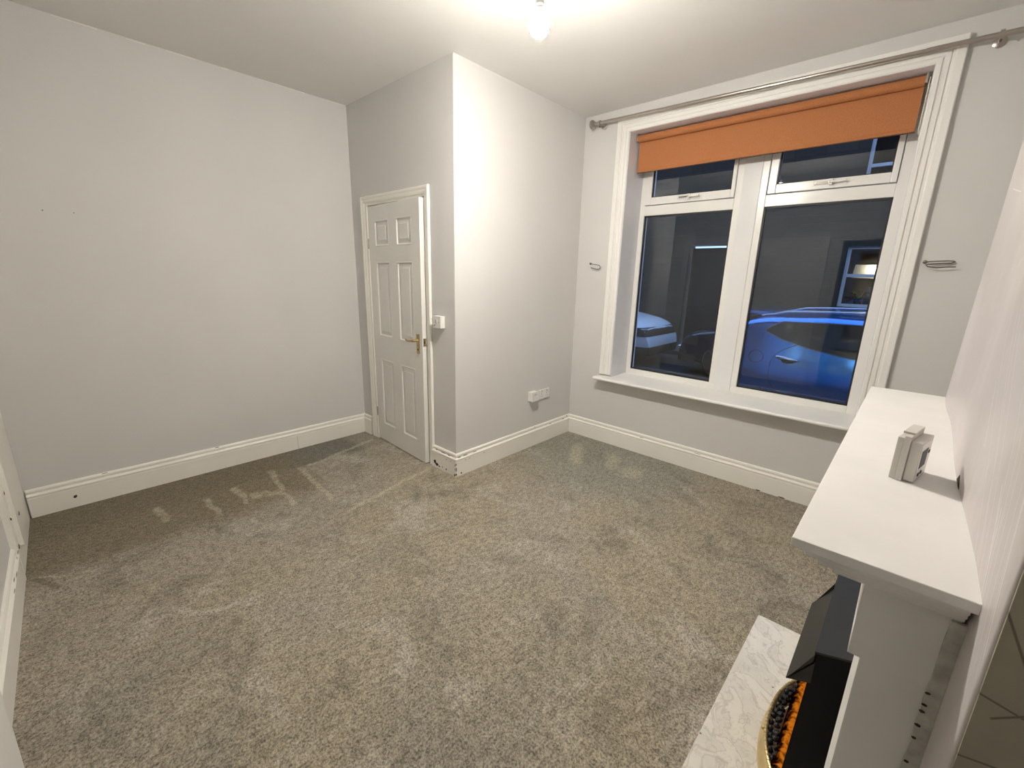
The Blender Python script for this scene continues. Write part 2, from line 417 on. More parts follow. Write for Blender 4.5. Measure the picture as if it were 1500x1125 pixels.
def mat_return():
    """return of the chimney breast in a darker brown-grey, with crack lines"""
    m, nt, b = nt_mat('cracked_brown_grey')
    tc = N(nt, 'ShaderNodeTexCoord'); V = tc.outputs['Object']
    n1 = N(nt, 'ShaderNodeTexNoise', i_Scale=14.0, i_Detail=5.0); nt.links.new(V, n1.inputs['Vector'])
    c = mixc(nt, fac(nt, n1.outputs['Fac'], .3, .7), (.33, .305, .235), (.38, .35, .27))
    k = None
    for a, q in [((3.784, 1.155), (3.83, 1.05)), ((3.783, 1.045), (3.90, 1.02)), ((3.783, .955), (3.95, 1.0)), ((3.83, 1.05), (3.80, 1.02)), ((3.83, 1.05), (3.86, 1.25)), ((3.80, 1.17), (3.95, 1.15))]:
        s = seg_mask(nt, V, a, q, .0006, .0012, ('X', 'Z')); k = s if k is None else math2(nt, 'MAXIMUM', k, s)
    c = mixc(nt, math2(nt, 'MULTIPLY', k, .8), c, (.10, .09, .07))
    nt.links.new(c, b.inputs['Base Color']); b.inputs['Roughness'].default_value = .6
    bp = N(nt, 'ShaderNodeBump', i_Strength=.3, i_Distance=.003); nt.links.new(n1.outputs['Fac'], bp.inputs['Height']); nt.links.new(bp.outputs['Normal'], b.inputs['Normal'])
    return m
struct('wall_chimney_return', bx(3.7872, XR, BY0 - .004, BY0 + .001, 0, H), mat_return())

# ------------------------------------------------------------------ skirting boards
SK = [(0, 0), (.020, 0), (.020, .118), (.0185, .124), (.0185, .128), (.0225, .131), (.0225, .137), (.017, .141), (.011, .144), (.008, .149),
      (.012, .153), (.013, .165), (.009, .173), (.004, .176), (0, .176)]
XY = lambda a, b, h: (a, b, h)
s1 = sweep([(0, near_y(0) + .02), (0, YD), (.137, YD)], SK, XY, side=-1)
b_left = struct('baseboard_left', s1[0], M_gloss); b_hall = struct('baseboard_hall', s1[1], M_gloss)
s2 = sweep([(1.070, YD), (XB, YD), (XB, YW), (XR, YW), (XR, BY1), (3.80, BY1)], SK, XY, side=-1)
b_jamb = struct('baseboard_hall', s2[0], M_gloss)
b_stair = struct('baseboard_stair', s2[1], M_gloss); b_win = struct('baseboard_window', s2[2], M_gloss)
struct('baseboard_alcove', s2[3], M_gloss); struct('baseboard_alcove', s2[4], M_gloss)
s3 = sweep([(.76, near_y(.76)), (1.76, near_y(1.76))], SK, XY, side=1)
b_near = struct('baseboard_near', s3[0], M_gloss)

def chip(parent, pts, to3d, name='paint_chip', mat=None):
    bm = bmesh.new(); prism(bm, pts, to3d, 0, .0006); return obj(name, bm, mat or M_chip, parent)
def blob(cx, cz, rx, rz, n=11, rnd=random.Random(5)):
    return [(cx + rx * (0.6 + .5 * rnd.random()) * math.cos(2 * PI * i / n), cz + rz * (0.6 + .5 * rnd.random()) * math.sin(2 * PI * i / n)) for i in range(n)]
yj = YD - .0201; xs = XB + .0201
for c in [(1.105, .045, .016, .018), (1.130, .030, .022, .014), (1.16, .022, .012, .006), (1.20, .030, .005, .006), (1.245, .026, .008, .008), (1.345, .012, .010, .010), (1.352, .06, .004, .012), (1.352, .095, .004, .010), (1.25, .110, .008, .002), (1.30, .112, .006, .003)]:
    chip(b_jamb, blob(*c), lambda a, b, h: (a, yj - h, b))
for c in [(2.166, .02, .006, .012), (2.168, .06, .004, .020), (2.166, .10, .004, .012), (2.215, .018, .008, .008), (2.26, .112, .008, .002), (2.30, .113, .006, .0025), (2.45, .114, .01, .002)]:
    chip(b_stair, blob(*c), lambda a, b, h: (xs + h, a, b))
for c in [(2.20, .147, .02, .003), (2.26, .146, .03, .003), (2.36, .148, .02, .0025), (3.30, .148, .015, .003), (3.50, .150, .014, .004), (3.56, .166, .008, .006), (3.08, .170, .004, .006)]:
    chip(b_stair, blob(*c), lambda a, b, h: (XB + .0135 + h, a, b))
for c in [(1.20, .147, .03, .003), (1.27, .146, .02, .003), (1.12, .148, .015, .003)]:
    chip(b_jamb, blob(*c), lambda a, b, h: (a, YD - .0135 - h, b))
for c in [(.345, 1.764, .0035, .0035), (.469, 1.764, .003, .003)]: chip(w_left, blob(*c), lambda a, b, h: (h, a, b), 'nail_hole')
for ya_, yb_, zz in ((.54, .72, .006), (.84, .93, .008), (1.03, 1.18, .005), (1.32, 1.36, .006), (1.55, 1.86, .004), (2.02, 2.17, .004)):
    chip(w_left, [(ya_, H - zz), (yb_, H - zz - .001), (yb_, H - zz + .0025), (ya_, H - zz + .002)], lambda a, b, h: (h, a, b), 'cut_in_paint_line', M_gloss)
# hole drilled in the left board, and small splits
chip(b_left, blob(.205, .070, .011, .010, 14), lambda a, b, h: (.0201 + h, a, b), 'drilled_hole')
for c in [(.36, .172, .018, .003), (.98, .174, .015, .003)]: chip(b_left, blob(*c), lambda a, b, h: (.0095 + h, a, b))
chip(b_left, [(1.548, .004), (1.550, .004), (1.550, .116), (1.548, .116)], lambda a, b, h: (.0201 + h, a, b), 'board_joint', M_caulk)
for c in [(2.12, .148, .02, .002), (2.6, .147, .03, .0015), (3.05, .003, .02, .004), (3.2, .003, .03, .004)]:
    chip(b_win, blob(*c), lambda a, b, h: (a, YW - .0205 - h, b))

# ------------------------------------------------------------------ near-left boxed panel and architrave, gloss white and chipped
bm = bmesh.new()
ny = lambda x, d: near_y(x) + d
prism(bm, [(.001, ny(0, 0)), (.001, ny(0, .012)), (.70, ny(.70, .016)), (.762, ny(.762, .022)), (.762, ny(.762, 0))], XY, 0, 2.2)
prism(bm, [(.60, ny(.60, 0)), (.60, ny(.60, .030)), (.64, ny(.64, .032)), (.64, ny(.64, 0))], XY, .13, 2.2)
tr = struct('trim_4', bm, M_gloss, label='white gloss boxed panel beside the left skirting, chipped')
for (x, z, rx, rz) in [(.72, .16, .02, .012), (.55, .33, .02, .01), (.70, .30, .015, .008), (.40, .2, .02, .01), (.66, .42, .014, .01)]:
    chip(tr, blob(x, z, rx, rz), lambda a, b, h: (a, ny(a, .023 if a > .7 else .0175) + h, b))
for (x, z, rx, rz) in [(.80, .170, .02, .005), (.86, .172, .012, .005), (.98, .150, .03, .004), (1.06, .17, .02, .005), (1.12, .15, .02, .004)]:
    chip(b_near, blob(x, z, rx, rz), lambda a, b, h: (a, ny(a, .0235) + h, b))
bm = bmesh.new()
prism(bm, [(1.742, near_y(1.742)), (1.742, near_y(1.742) + .021), (1.95, near_y(1.95) + .055), (2.6, near_y(2.6) + .060), (2.6, near_y(2.6))], XY, 0, 2.1)
struct('trim_5', bm, M_casing, label='white casing at the far lower left edge')

# ------------------------------------------------------------------ door
door = struct_empty('door_1', 'white six panel door standing slightly ajar in the corner', (.25, YD, 0))
def dpart(name, bm, mat, parent=None, **k):
    o = obj(name, bm, mat, parent or door, **k); 
    if parent is None: o.matrix_parent_inverse = Matrix.Translation(-door.location)
    return o
# architrave around the opening
AR = [(0, 0), (0, .010), (.010, .014), (.022, .014), (.030, .018), (.040, .018), (.044, .012), (.044, 0)]
pathA = [(1.026, 0), (1.026, 2.010), (.215, 2.010), (.215, 0)]
ARR = [(d * w / .044, h) for (d, h) in AR for w in [.052]]
segs = sweep(pathA, [(-d, h) for d, h in ARR], lambda a, b, h: (a, YD - h, b), side=1)
bm = bmesh.new()
for s in segs:
    me = bpy.data.meshes.new('t'); s.to_mesh(me); s.free(); bm.from_mesh(me); bpy.data.meshes.remove(me)
dpart('architrave', bm, M_gloss)
bm = bmesh.new()
box(bm, .163 + .052, .2485, YD - .009, YD + .10, 0, 2.01); box(bm, 1.018, 1.032, YD - .004, YD + .10, 0, 2.005); box(bm, .24, 1.03, YD - .004, YD + .10, 1.992, 2.012)
box(bm, .24, .262, YD + .046, YD + .07, 0, 1.99); box(bm, 1.0, 1.02, YD + .046, YD + .07, 0, 1.99)
dpart('door_frame', bm, M_gloss)

# leaf with six raised and fielded panels, built flat, then turned about its hinges
LW, LH, LT = .762, 1.984, .038
px = [(.108, .322), (.440, .654)]; pz = [(.165, .755), (.955, 1.555), (1.675, 1.872)]
def leaf():
    bm = bmesh.new()
    xs_ = sorted({0, LW} | {v for p in px for v in p}); zs_ = sorted({.008, LH} | {v for p in pz for v in p})
    V = {}
    def v(x, y, z):
        k = (round(x, 5), round(y, 5), round(z, 5))
        if k not in V: V[k] = bm.verts.new((x, y, z))
        return V[k]
    for side, y0, s in ((0, 0.0, 1), (1, LT, -1)):
        for i in range(len(xs_) - 1):
            for j in range(len(zs_) - 1):
                a, b, c, d = xs_[i], xs_[i + 1], zs_[j], zs_[j + 1]
                if any(abs(a - p[0]) < 1e-6 for p in px) and any(abs(c - q[0]) < 1e-6 for q in pz):
                    loops = [(0, 0), (.003, -.0015), (.007, -.0010), (.013, .0100), (.020, .0105), (.044, .0040), (.046, .0020)]
                    R = []
                    for off, dep in loops:
                        y = y0 + s * dep
                        R.append([v(a + off, y, c + off), v(b - off, y, c + off), v(b - off, y, d - off), v(a + off, y, d - off)])
                    for q, w in zip(R, R[1:]):
                        for k in range(4): bm.faces.new((q[k], q[(k + 1) % 4], w[(k + 1) % 4], w[k]))
                    bm.faces.new(R[-1])
                else:
                    bm.faces.new((v(a, y0, c), v(b, y0, c), v(b, y0, d), v(a, y0, d)))
    for i in range(len(xs_) - 1):
        for z in (zs_[0], zs_[-1]): bm.faces.new((v(xs_[i], 0, z), v(xs_[i + 1], 0, z), v(xs_[i + 1], LT, z), v(xs_[i], LT, z)))
    for j in range(len(zs_) - 1):
        for x in (0, LW): bm.faces.new((v(x, 0, zs_[j]), v(x, 0, zs_[j + 1]), v(x, LT, zs_[j + 1]), v(x, LT, zs_[j])))
    return bm
lf = obj('door_leaf', leaf(), M_door, door)
lf.location = (0, -.003, 0); lf.rotation_euler = (0, 0, -math.radians(2.9))
# handle, latch, hinges (in leaf coordinates, front is -y)
M_brass2 = simple('worn_door_brass', (.48, .36, .18), .32, .9, var=.15, vscale=30)
bm = bmesh.new(); box(bm, .688, .726, -.006, 0, .885, 1.035, .003)
hp = obj('handle_backplate', bm, M_brass2, lf); hp['label'] = 'brass backplate'
bm = bmesh.new()
lathe(bm, [(.012, 0), (.012, -.012), (.009, -.016), (.009, -.040)], 16, (.708, -.004, .985), 'y')
tube(bm, [(.708, -.040, .985), (.700, -.047, .985), (.675, -.050, .983), (.645, -.049, .978), (.615, -.047, .980), (.600, -.045, .984)], [.010, .010, .0085, .008, .0085, .006], 12)
hh = obj('lever_handle', bm, M_brass2, lf, smooth=True, angle=45); hh['label'] = 'brass lever handle'
bm = bmesh.new(); lathe(bm, [(.007, 0), (.007, -.002)], 14, (.707, -.0055, .915), 'y'); obj('keyhole', bm, M_firevoid, lf)
bm = bmesh.new(); box(bm, LW, LW + .0012, .008, .030, .945, 1.005); o = obj('latch_plate', bm, M_brass2, lf)
bm = bmesh.new(); box(bm, LW + .0012, LW + .007, .012, .024, .962, .985, .002); obj('latch_bolt', bm, M_chip, lf)
for z in (1.70, .26):
    bm = bmesh.new(); tube(bm, [(0, -.005, z - .04), (0, -.005, z + .04)], .0055, 10)
    for q in range(-2, 3): lathe(bm, [(.0065, -.001), (.0065, .001)], 10, (0, -.005, z + q * .016))
    box(bm, 0, .004, -.006, .0, z - .038, z + .038)
    obj('door_hinge', bm, M_nickel, lf, smooth=True, angle=40)

# ------------------------------------------------------------------ window
win = struct_empty('window_1', 'white framed window in a deep reveal looking onto the dark street', (x0, YW, z0))
def wpart(name, bm, mat, parent=None, **k):
    p = parent or win
    o = obj(name, bm, mat, p, **k); 
    M = p.matrix_parent_inverse.copy()
    if p is win: o.matrix_parent_inverse = Matrix.Translation(-win.location)
    return o
FY = 3.860                                          # room face of the plastic frame
# fluted casing on the wall
CA = [(0, 0), (0, .020), (.004, .024), (.022, .024), (.026, .015), (.029, .015), (.031, .020), (.050, .020), (.052, .013), (.056, .013), (.058, .018), (.066, .018), (.069, .028), (.073, .031), (.103, .031), (.107, .027), (.107, 0)]
def casing(pth, ws):
    segs = sweep(pth, [(-d, h) for d, h in CA], lambda a, b, h: (a, YW - h, b), side=1); return segs
sg = casing([(3.497, .640), (3.497, 2.583), (1.768, 2.583), (1.768, .640)], 1)
for i, s in enumerate(sg): struct('trim_%d' % (i + 1), s, M_casing)
# reveal lining
bm = bmesh.new(); e = .004
box(bm, x0, x0 + e, YW - .018, YO, z0, z1); box(bm, x1 - e, x1, YW - .018, YO, z0, z1); box(bm, x0, x1, YW - .018, YO, z1 - e, z1)
wpart('reveal_lining', bm, M_reveal)
# sill board with a rounded nose
bm = bmesh.new()
prof = [(3.500, .604), (3.504, .598), (3.612, .598), (3.93, .598), (3.93, .625), (3.612, .622), (3.510, .620), (3.503, .617), (3.500, .611)]
prism(bm, prof, lambda a, b, h: (h, a, b), 1.770, 3.496)
prism(bm, [p for p in prof if p[0] < 3.62], lambda a, b, h: (h, a, b), 1.646, 1.770)
prism(bm, [p for p in prof if p[0] < 3.62], lambda a, b, h: (h, a, b), 3.496, 3.606)
wpart('window_sill', bm, M_casing)
# plastic frame: outer, transoms, mullion cover
PL = (1.815, 2.520, .672, 1.990); PR = (2.728, 3.428, .672, 1.990)      # lower panes
UL = (1.868, 2.492, 2.130, 2.50); UR = (2.786, 3.396, 2.130, 2.50)      # upper casement panes
ZT = z1 - .004
bm = bmesh.new()
def fbox(a, b, c, d, dy=0.0, bev=.004): box(bm, a, b, FY - dy, FY + .07, c, d, bev)
fbox(x0 + e, PL[0], .622, ZT); fbox(PR[1], x1 - e, .622, ZT); 
fbox(PL[0], PR[1], .622, PL[2]); fbox(PL[0], PR[1], 2.545, ZT)
fbox(PL[1], PL[1] + .050, PL[2], 2.545); fbox(PR[0] - .050, PR[0], PL[2], 2.545)
fbox(PL[0], PL[1], PL[3], 2.068); fbox(PR[0], PR[1], PL[3], 2.068)
wpart('window_frame', bm, M_upvc)
wpart('mullion_cover', bx(PL[1] + .044, PR[0] - .044, FY - .006, FY + .07, .622, 2.545, .003), M_upvc2)
# glazing beads round lower panes
for P in (PL, PR):
    bm = bmesh.new(); q = .010
    box(bm, P[0], P[0] + q, FY + .012, FY + .03, P[2], P[3]); box(bm, P[1] - q, P[1], FY + .012, FY + .03, P[2], P[3])
    box(bm, P[0], P[1], FY + .012, FY + .03, P[2], P[2] + q); box(bm, P[0], P[1], FY + .012, FY + .03, P[3] - q, P[3])
    wpart('glazing_seal', bm, M_gasket)
    wpart('window_pane', bx(P[0], P[1], FY + .026, FY + .030, P[2], P[3]), M_glass)
for P, cx_ in ((UL, .50), (UR, .48)):
    o0 = (P[0] - .050, P[1] + .050 if P is UR else P[1] + .030, 2.072, 2.545)
    if P is UL: o0 = (P[0] - .050, P[1] + .026, 2.072, 2.545)
    else: o0 = (P[0] - .050, P[1] + .030, 2.072, 2.545)
    bm = bmesh.new()
    def cb(a, b, c, d): box(bm, a, b, FY - .014, FY + .06, c, d, .005)
    cb(o0[0], P[0], o0[2], o0[3]); cb(P[1], o0[1], o0[2], o0[3]); cb(P[0], P[1], o0[2], P[2]); cb(P[0], P[1], P[3], o0[3])
    cas = wpart('casement', bm, M_upvc)
    bm = bmesh.new(); q = .007
    box(bm, P[0], P[0] + q, FY + .004, FY + .02, P[2], P[3]); box(bm, P[1] - q, P[1], FY + .004, FY + .02, P[2], P[3]); box(bm, P[0], P[1], FY + .004, FY + .02, P[2], P[2] + q)
    s_ = obj('glazing_seal', bm, M_gasket, cas)
    g_ = obj('window_pane', bx(P[0], P[1], FY + .016, FY + .020, P[2], P[3]), M_glass, cas)
    hx = P[0] + (P[1] - P[0]) * .50
    bm = bmesh.new()
    box(bm, hx - .085, hx + .045, FY - .026, FY - .013, 2.098, 2.118, .004)
    box(bm, hx + .000, hx + .022, FY - .042, FY - .024, 2.088, 2.126, .004)
    box(bm, hx + .005, hx + .095, FY - .050, FY - .036, 2.100, 2.113, .004)
    h_ = obj('casement_handle', bm, M_plastic, cas)
    bm = bmesh.new(); box(bm, hx - .070, hx - .005, FY - .027, FY - .0255, 2.102, 2.113); obj('handle_recess', bm, M_wire, h_)
    bm = bmesh.new(); lathe(bm, [(.008, 0), (.008, -.006), (.004, -.008)], 12, (hx + .011, FY - .042, 2.107), 'y'); obj('handle_pivot', bm, M_nickel, h_)

# ------------------------------------------------------------------ roller blind
bl = thing('roller_blind', 'orange fabric roller blind rolled almost up in the top of the window', 'blind', (2.63, 3.70, z1 - .01))
def bpart(name, bm, mat, parent=None, **k):
    o = obj(name, bm, mat, parent or bl, **k)
    if parent is None: o.matrix_parent_inverse = Matrix.Translation(-bl.location)
    return o
BX0, BX1 = 1.792, 3.463
bm = bmesh.new(); lathe(bm, [(.005, 0), (.0265, 0), (.0265, BX1 - BX0), (.005, BX1 - BX0)], 28, (BX0, 3.705, 2.549), 'x')
bpart('fabric_roll', bm, M_blind, smooth=True, angle=40)
bm = bmesh.new(); n = 14
yb = 3.722
for i in range(1):
    prism(bm, [(yb, 2.552), (yb + .0012, 2.552), (yb + .0012, 2.325), (yb + .006, 2.318), (yb + .007, 2.306), (yb, 2.302), (yb - .005, 2.308), (yb - .004, 2.318), (yb, 2.326)], lambda a, b, h: (h, a, b), BX0, BX1)
bpart('blind_fabric', bm, M_blind)
bm = bmesh.new(); box(bm, BX0 - .001, BX1 + .002, yb - .003, yb + .005, 2.2995, 2.3035, .001); bpart('bottom_bar', bm, M_chip)
for xa, xb_ in ((x0 + .004, BX0 - .004), (BX1 + .001, BX1 + .012)):
    bm = bmesh.new(); box(bm, xa, xb_, 3.690 if xa < 3 else 3.680, 3.735, 2.530, 2.581, .003); bpart('end_bracket', bm, M_nickel)
bm = bmesh.new(); CH = []
for k in range(47): CH.append((3.481, 3.688, 2.560 - k * .0056))
for k in range(1, 10): CH.append((3.481, 3.705 - .017 * math.cos(k / 10 * PI), 2.3024 - .017 * math.sin(k / 10 * PI)))
for k in range(47): CH.append((3.481, 3.722, 2.3024 + k * .0056))
tube(bm, CH, [(.0034 if k % 2 else .0018) for k in range(len(CH))], 8)
bpart('pull_chain', bm, simple('cream_beads', (.80, .74, .60), .35))

# ------------------------------------------------------------------ curtain pole
PYC = 3.535
ply = lambda x: 2.674 - (x - 1.46) * .0200
cp = thing('curtain_pole', 'brushed steel curtain pole fixed above the window', 'curtain pole', (2.6, PYC, 2.62))
def cpart(name, bm, mat, parent=None, **k):
    o = obj(name, bm, mat, parent or cp, **k)
    if parent is None: o.matrix_parent_inverse = Matrix.Translation(-cp.location)
    return o
def P_(x): return (x, PYC, ply(x))
bm = bmesh.new(); tube(bm, [P_(1.49), P_(2.75)], .0125, 18); tube(bm, [P_(2.74), P_(3.46)], .0105, 18); tube(bm, [P_(3.45), P_(3.84)], .0125, 18)
cpart('pole', bm, M_nickel, smooth=True, angle=40)
for xe, s in ((1.463, -1), (3.86, 1)):
    bm = bmesh.new()
    lathe(bm, [(.0135, -s * .030), (.015, -s * .028), (.015, -s * .018), (.011, -s * .012), (.029, -s * .006), (.034, 0), (.034, s * .012), (.026, s * .020), (.006, s * .025)], 24, P_(xe), 'x')
    cpart('finial', bm, M_nickel, smooth=True, angle=35)
for xb_ in (1.525, 3.712):
    bm = bmesh.new(); z = ply(xb_)
    lathe(bm, [(.020, -.008), (.020, .008)], 20, (xb_, PYC, z), 'x')
    tube(bm, [(xb_, PYC + .012, z - .005), (xb_, YW - .008, z - .005)], .008, 12)
    lathe(bm, [(.026, 0), (.026, -.006), (.014, -.012)], 20, (xb_, YW, z - .005), 'y')
    br = cpart('bracket', bm, M_nickel, smooth=True, angle=35)
    bm = bmesh.new(); tube(bm, [(xb_, PYC, z - .020), (xb_, PYC, z - .030)], .004, 8); obj('grub_screw', bm, M_wire, br)

# ------------------------------------------------------------------ curtain tieback hooks
def hook(pts, label):
    bm = bmesh.new(); tube(bm, pts, .0030, 8)
    lathe(bm, [(.010, 0), (.010, -.004), (.004, -.006)], 14, (pts[0][0], YW, pts[0][2]), 'y')
    o = obj('tieback_hook', bm, M_wire, smooth=True, angle=40); tag(o, label, 'hook', 'curtain tieback hooks'); return o
hook([(1.478, YW, 1.592), (1.482, 3.585, 1.594), (1.50, 3.560, 1.597), (1.535, 3.550, 1.586), (1.575, 3.552, 1.583), (1.598, 3.560, 1.577), (1.602, 3.575, 1.562), (1.586, 3.585, 1.548), (1.560, 3.590, 1.544), (1.530, 3.590, 1.551), (1.495, 3.590, 1.558)],
     'small looped wire hook on the wall left of the window')
hook([(3.640, YW, 1.603), (3.642, 3.590, 1.602), (3.66, 3.575, 1.604), (3.70, 3.570, 1.606), (3.73, 3.575, 1.607), (3.752, 3.590, 1.606), (3.758, 3.60, 1.603), (3.745, 3.604, 1.597), (3.70, 3.597, 1.594), (3.66, 3.590, 1.590), (3.645, 3.585, 1.588), (3.655, 3.580, 1.578), (3.69, 3.580, 1.572), (3.73, 3.582, 1.576), (3.765, 3.585, 1.577)],
     'small looped wire hook on the wall right of the window')

# ------------------------------------------------------------------ wall fittings
sw = thing('fused_switch', 'small white square switch box on the wall right of the door', 'switch', (1.184, YD, 1.142))
bm = bmesh.new(); box(bm, 1.142, 1.226, YD - .030, YD, 1.100, 1.184, .003); o = obj('back_box', bm, M_plastic, sw); o.matrix_parent_inverse = Matrix.Translation(-sw.location)
bm = bmesh.new(); box(bm, 1.141, 1.227, YD - .039, YD - .0305, 1.099, 1.185, .003); o = obj('face_plate', bm, M_plastic, sw); o.matrix_parent_inverse = Matrix.Translation(-sw.location)
bm = bmesh.new(); box(bm, 1.172, 1.190, YD - .044, YD - .0385, 1.135, 1.163, .002); o = obj('rocker', bm, M_device, sw); o.matrix_parent_inverse = Matrix.Translation(-sw.location)
for sx_, sz_, sr_ in ((1.160, 1.117, .004), (1.208, 1.142, .003)):
    bm = bmesh.new(); lathe(bm, [(sr_, .001), (sr_, -.0012)], 10, (sx_, YD - .039, sz_), 'y')
    o = obj('screw', bm, M_chip, sw); o.matrix_parent_inverse = Matrix.Translation(-sw.location)

so = thing('double_socket', 'white double power socket low on the wall by the window corner', 'socket', (XB, 3.195, .456))
def part_at(root, name, bm, mat, **k):
    o = obj(name, bm, mat, root, **k); o.matrix_parent_inverse = Matrix.Translation(-root.location); return o
part_at(so, 'face_plate', bx(XB, XB + .012, 3.122, 3.268, .413, .499, .003), M_plastic)
for c in (3.160, 3.230):
    part_at(so, 'socket_switch', bx(XB + .0115, XB + .016, c - .006, c + .006, .478, .493, .001), M_device)
    bm = bmesh.new(); 
    for dy, dz, w, h in ((0, .018, .002, .005), (-.011, 0, .004, .002), (.011, 0, .004, .002)): box(bm, XB + .0115, XB + .0124, c + dy - w, c + dy + w, .440 + dz - h, .440 + dz + h)
    part_at(so, 'pin_holes', bm, M_chip)
sb = thing('surface_box', 'deep white surface box mounted left of the double socket', 'junction box', (XB, 3.025, .468))
part_at(sb, 'box_body', bx(XB, XB + .042, 2.986, 3.064, .428, .508, .003), M_plastic)
part_at(sb, 'box_lid', bx(XB + .0422, XB + .052, 2.984, 3.066, .426, .510, .003), M_plastic)
part_at(sb, 'outlet_opening', bx(XB + .0515, XB + .0526, 3.012, 3.040, .478, .494), M_device)

# ------------------------------------------------------------------ pendant lamp
LX, LY, LZ = 2.320, 1.822, 2.482
pd = thing('pendant_lamp', 'bare lit light bulb hanging on a short cord from the ceiling', 'lamp', (LX, LY, H))
bm = bmesh.new(); lathe(bm, [(.045, 0), (.045, -.006), (.034, -.020), (.010, -.028)], 28, (LX, LY, H)); part_at(pd, 'ceiling_rose', bm, M_plastic, smooth=True, angle=35)
bm = bmesh.new(); tube(bm, [(LX, LY, H - .02), (LX, LY, LZ + .105)], .003, 8); part_at(pd, 'cord', bm, M_plastic)
bm = bmesh.new(); lathe(bm, [(.006, .110), (.012, .105), (.0165, .085), (.0165, .060), (.020, .058), (.020, .052), (.015, .050)], 24, (LX, LY, LZ)); part_at(pd, 'lamp_holder', bm, M_plastic, smooth=True, angle=35)
bm = bmesh.new(); lathe(bm, [(.013, .050), (.0150, .044), (.0150, .038)], 28, (LX, LY, LZ)); part_at(pd, 'bulb_cap', bm, M_nickel, smooth=True)
bm = bmesh.new(); lathe(bm, [(.0150, .040), (.021, .036), (.031, .018), (.038, .000), (.0408, -.018), (.0408, -.020)], 28, (LX, LY, LZ)); part_at(pd, 'bulb_dim_collar', bm, mat_emit('dimmed_bulb_collar', (1.0, .95, .87), 13), smooth=True)  # upper bulb made to glow weakly, shape added to dim the ceiling
bm = bmesh.new()
lathe(bm, [(.0400, -.018), (.0400, -.024), (.0365, -.036), (.033, -.042), (.026, -.051), (.014, -.059), (.001, -.062)], 28, (LX, LY, LZ))
part_at(pd, 'bulb_dome', bm, M_bulb, smooth=True)

# ------------------------------------------------------------------ fireplace surround
MY0, MY1, MZ = .980, 2.365, 1.100
ma = thing('fireplace_surround', 'white painted wooden fireplace surround with a mantelshelf', 'fireplace surround', (3.73, 1.67, 0))
XBk = 3.779
bm = bmesh.new()
XBk = 3.779
def slab(x, ya, yb_, za, zb): box(bm, x, XBk, ya, yb_, za, zb, .0015)
box(bm, 3.583, 3.795, MY0, MY1, MZ - .016, MZ, .002)
part_at(ma, 'mantelshelf', bm, M_mantel)
bm = bmesh.new()
for d, za, zb in ((.012, 1.074, 1.0835), (.022, 1.064, 1.0735), (.034, 1.054, 1.0635)):
    box(bm, 3.583 + d * 1.6, XBk, MY0 + d * .7, MY1 - d * .7, za, zb, .0015)
part_at(ma, 'cornice_moulding', bm, M_mantel)
bm = bmesh.new(); box(bm, 3.677, XBk, 1.018, 2.320, .925, 1.0535, .001); part_at(ma, 'frieze', bm, M_mantel)
for a, b in ((1.020, 1.220), (2.120, 2.318)):
    bm = bmesh.new(); box(bm, 3.6925, XBk, a, b, .030 + .011, .9245, .001)
    l = part_at(ma, 'leg', bm, M_mantel)
bm = bmesh.new(); box(bm, 3.7015, XBk, 1.2205, 2.1195, .041, .9245); part_at(ma, 'back_panel', bm, M_marble)
# ragged filler down the side of the near leg
bm = bmesh.new(); rnd = random.Random(4); pts = []
n = 44
for i in range(n + 1): pts.append((XBk - .009 - rnd.random() * .004, .05 + (1.045 - .05) * i / n))
pts += [(3.785, 1.045), (3.785, .05)]
prism(bm, pts, lambda a, b, h: (a, 1.012 - h * .004 + .006, b), 0, 1.5)
part_at(ma, 'filler_strip', bm, M_caulk)
for z in (.925, .905, .893, .868, .845, .80):
    bm = bmesh.new(); pr = blob(XBk - .010, z, .004, .0028, 7); prism(bm, pr, lambda a, b, h: (a, 1.0115 - h, b), 0, .0004); part_at(ma, 'filler_gap', bm, M_chip)
# gap behind the shelf
bm = bmesh.new(); prism(bm, [(1.395, 1.1005), (1.455, 1.1005), (1.430, 1.118)], lambda a, b, h: (3.7795 + h, a, b), 0, .003); part_at(ma, 'plaster_gap', bm, M_chip)

# hearth
hb_ = bx(3.390, 3.7005, 1.130, 2.208, 0, .040, .002)
tag(obj('hearth', hb_, M_marble), 'white veined marble hearth slab on the carpet under the fire', 'hearth')

# ------------------------------------------------------------------ fire
fi = thing('gas_fire', 'black metal fire with hood, brass basket and glowing coals', 'fire', (3.66, 1.635, .041))
FY0, FY1, FZ = 1.420, 1.850, .596
fp = lambda name, bm, mat, **k: part_at(fi, name, bm, mat, **k)
M_sidepanel = simple('shaded_black_panel', (.008, .008, .008), .7, var=.1, spec=.15)  # darker copy of the black metal, side shade put into its colour
side = [(3.613, .041), (3.7005, .041), (3.7005, .617), (3.630, .594)]
bm = bmesh.new()
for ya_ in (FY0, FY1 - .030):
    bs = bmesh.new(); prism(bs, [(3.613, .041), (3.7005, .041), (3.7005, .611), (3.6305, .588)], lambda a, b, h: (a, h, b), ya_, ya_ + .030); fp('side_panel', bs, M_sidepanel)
prism(bm, [(3.632, .535), (3.7005, .535), (3.7005, .617), (3.630, .594)], lambda a, b, h: (a, h, b), FY0 + .030, FY1 - .030)
prism(bm, [(3.6305, .5885), (3.7005, .6115), (3.7005, .617), (3.630, .594)], lambda a, b, h: (a, h, b), FY0 - .0005, FY0 + .030); prism(bm, [(3.6305, .5885), (3.7005, .6115), (3.7005, .617), (3.630, .594)], lambda a, b, h: (a, h, b), FY1 - .030, FY1)
fp('top_panel', bm, M_blackmetal)
bm = bmesh.new(); box(bm, 3.690, 3.7004, FY0 + .03, FY1 - .03, .041, .535); fp('fire_back', bm, M_firevoid)
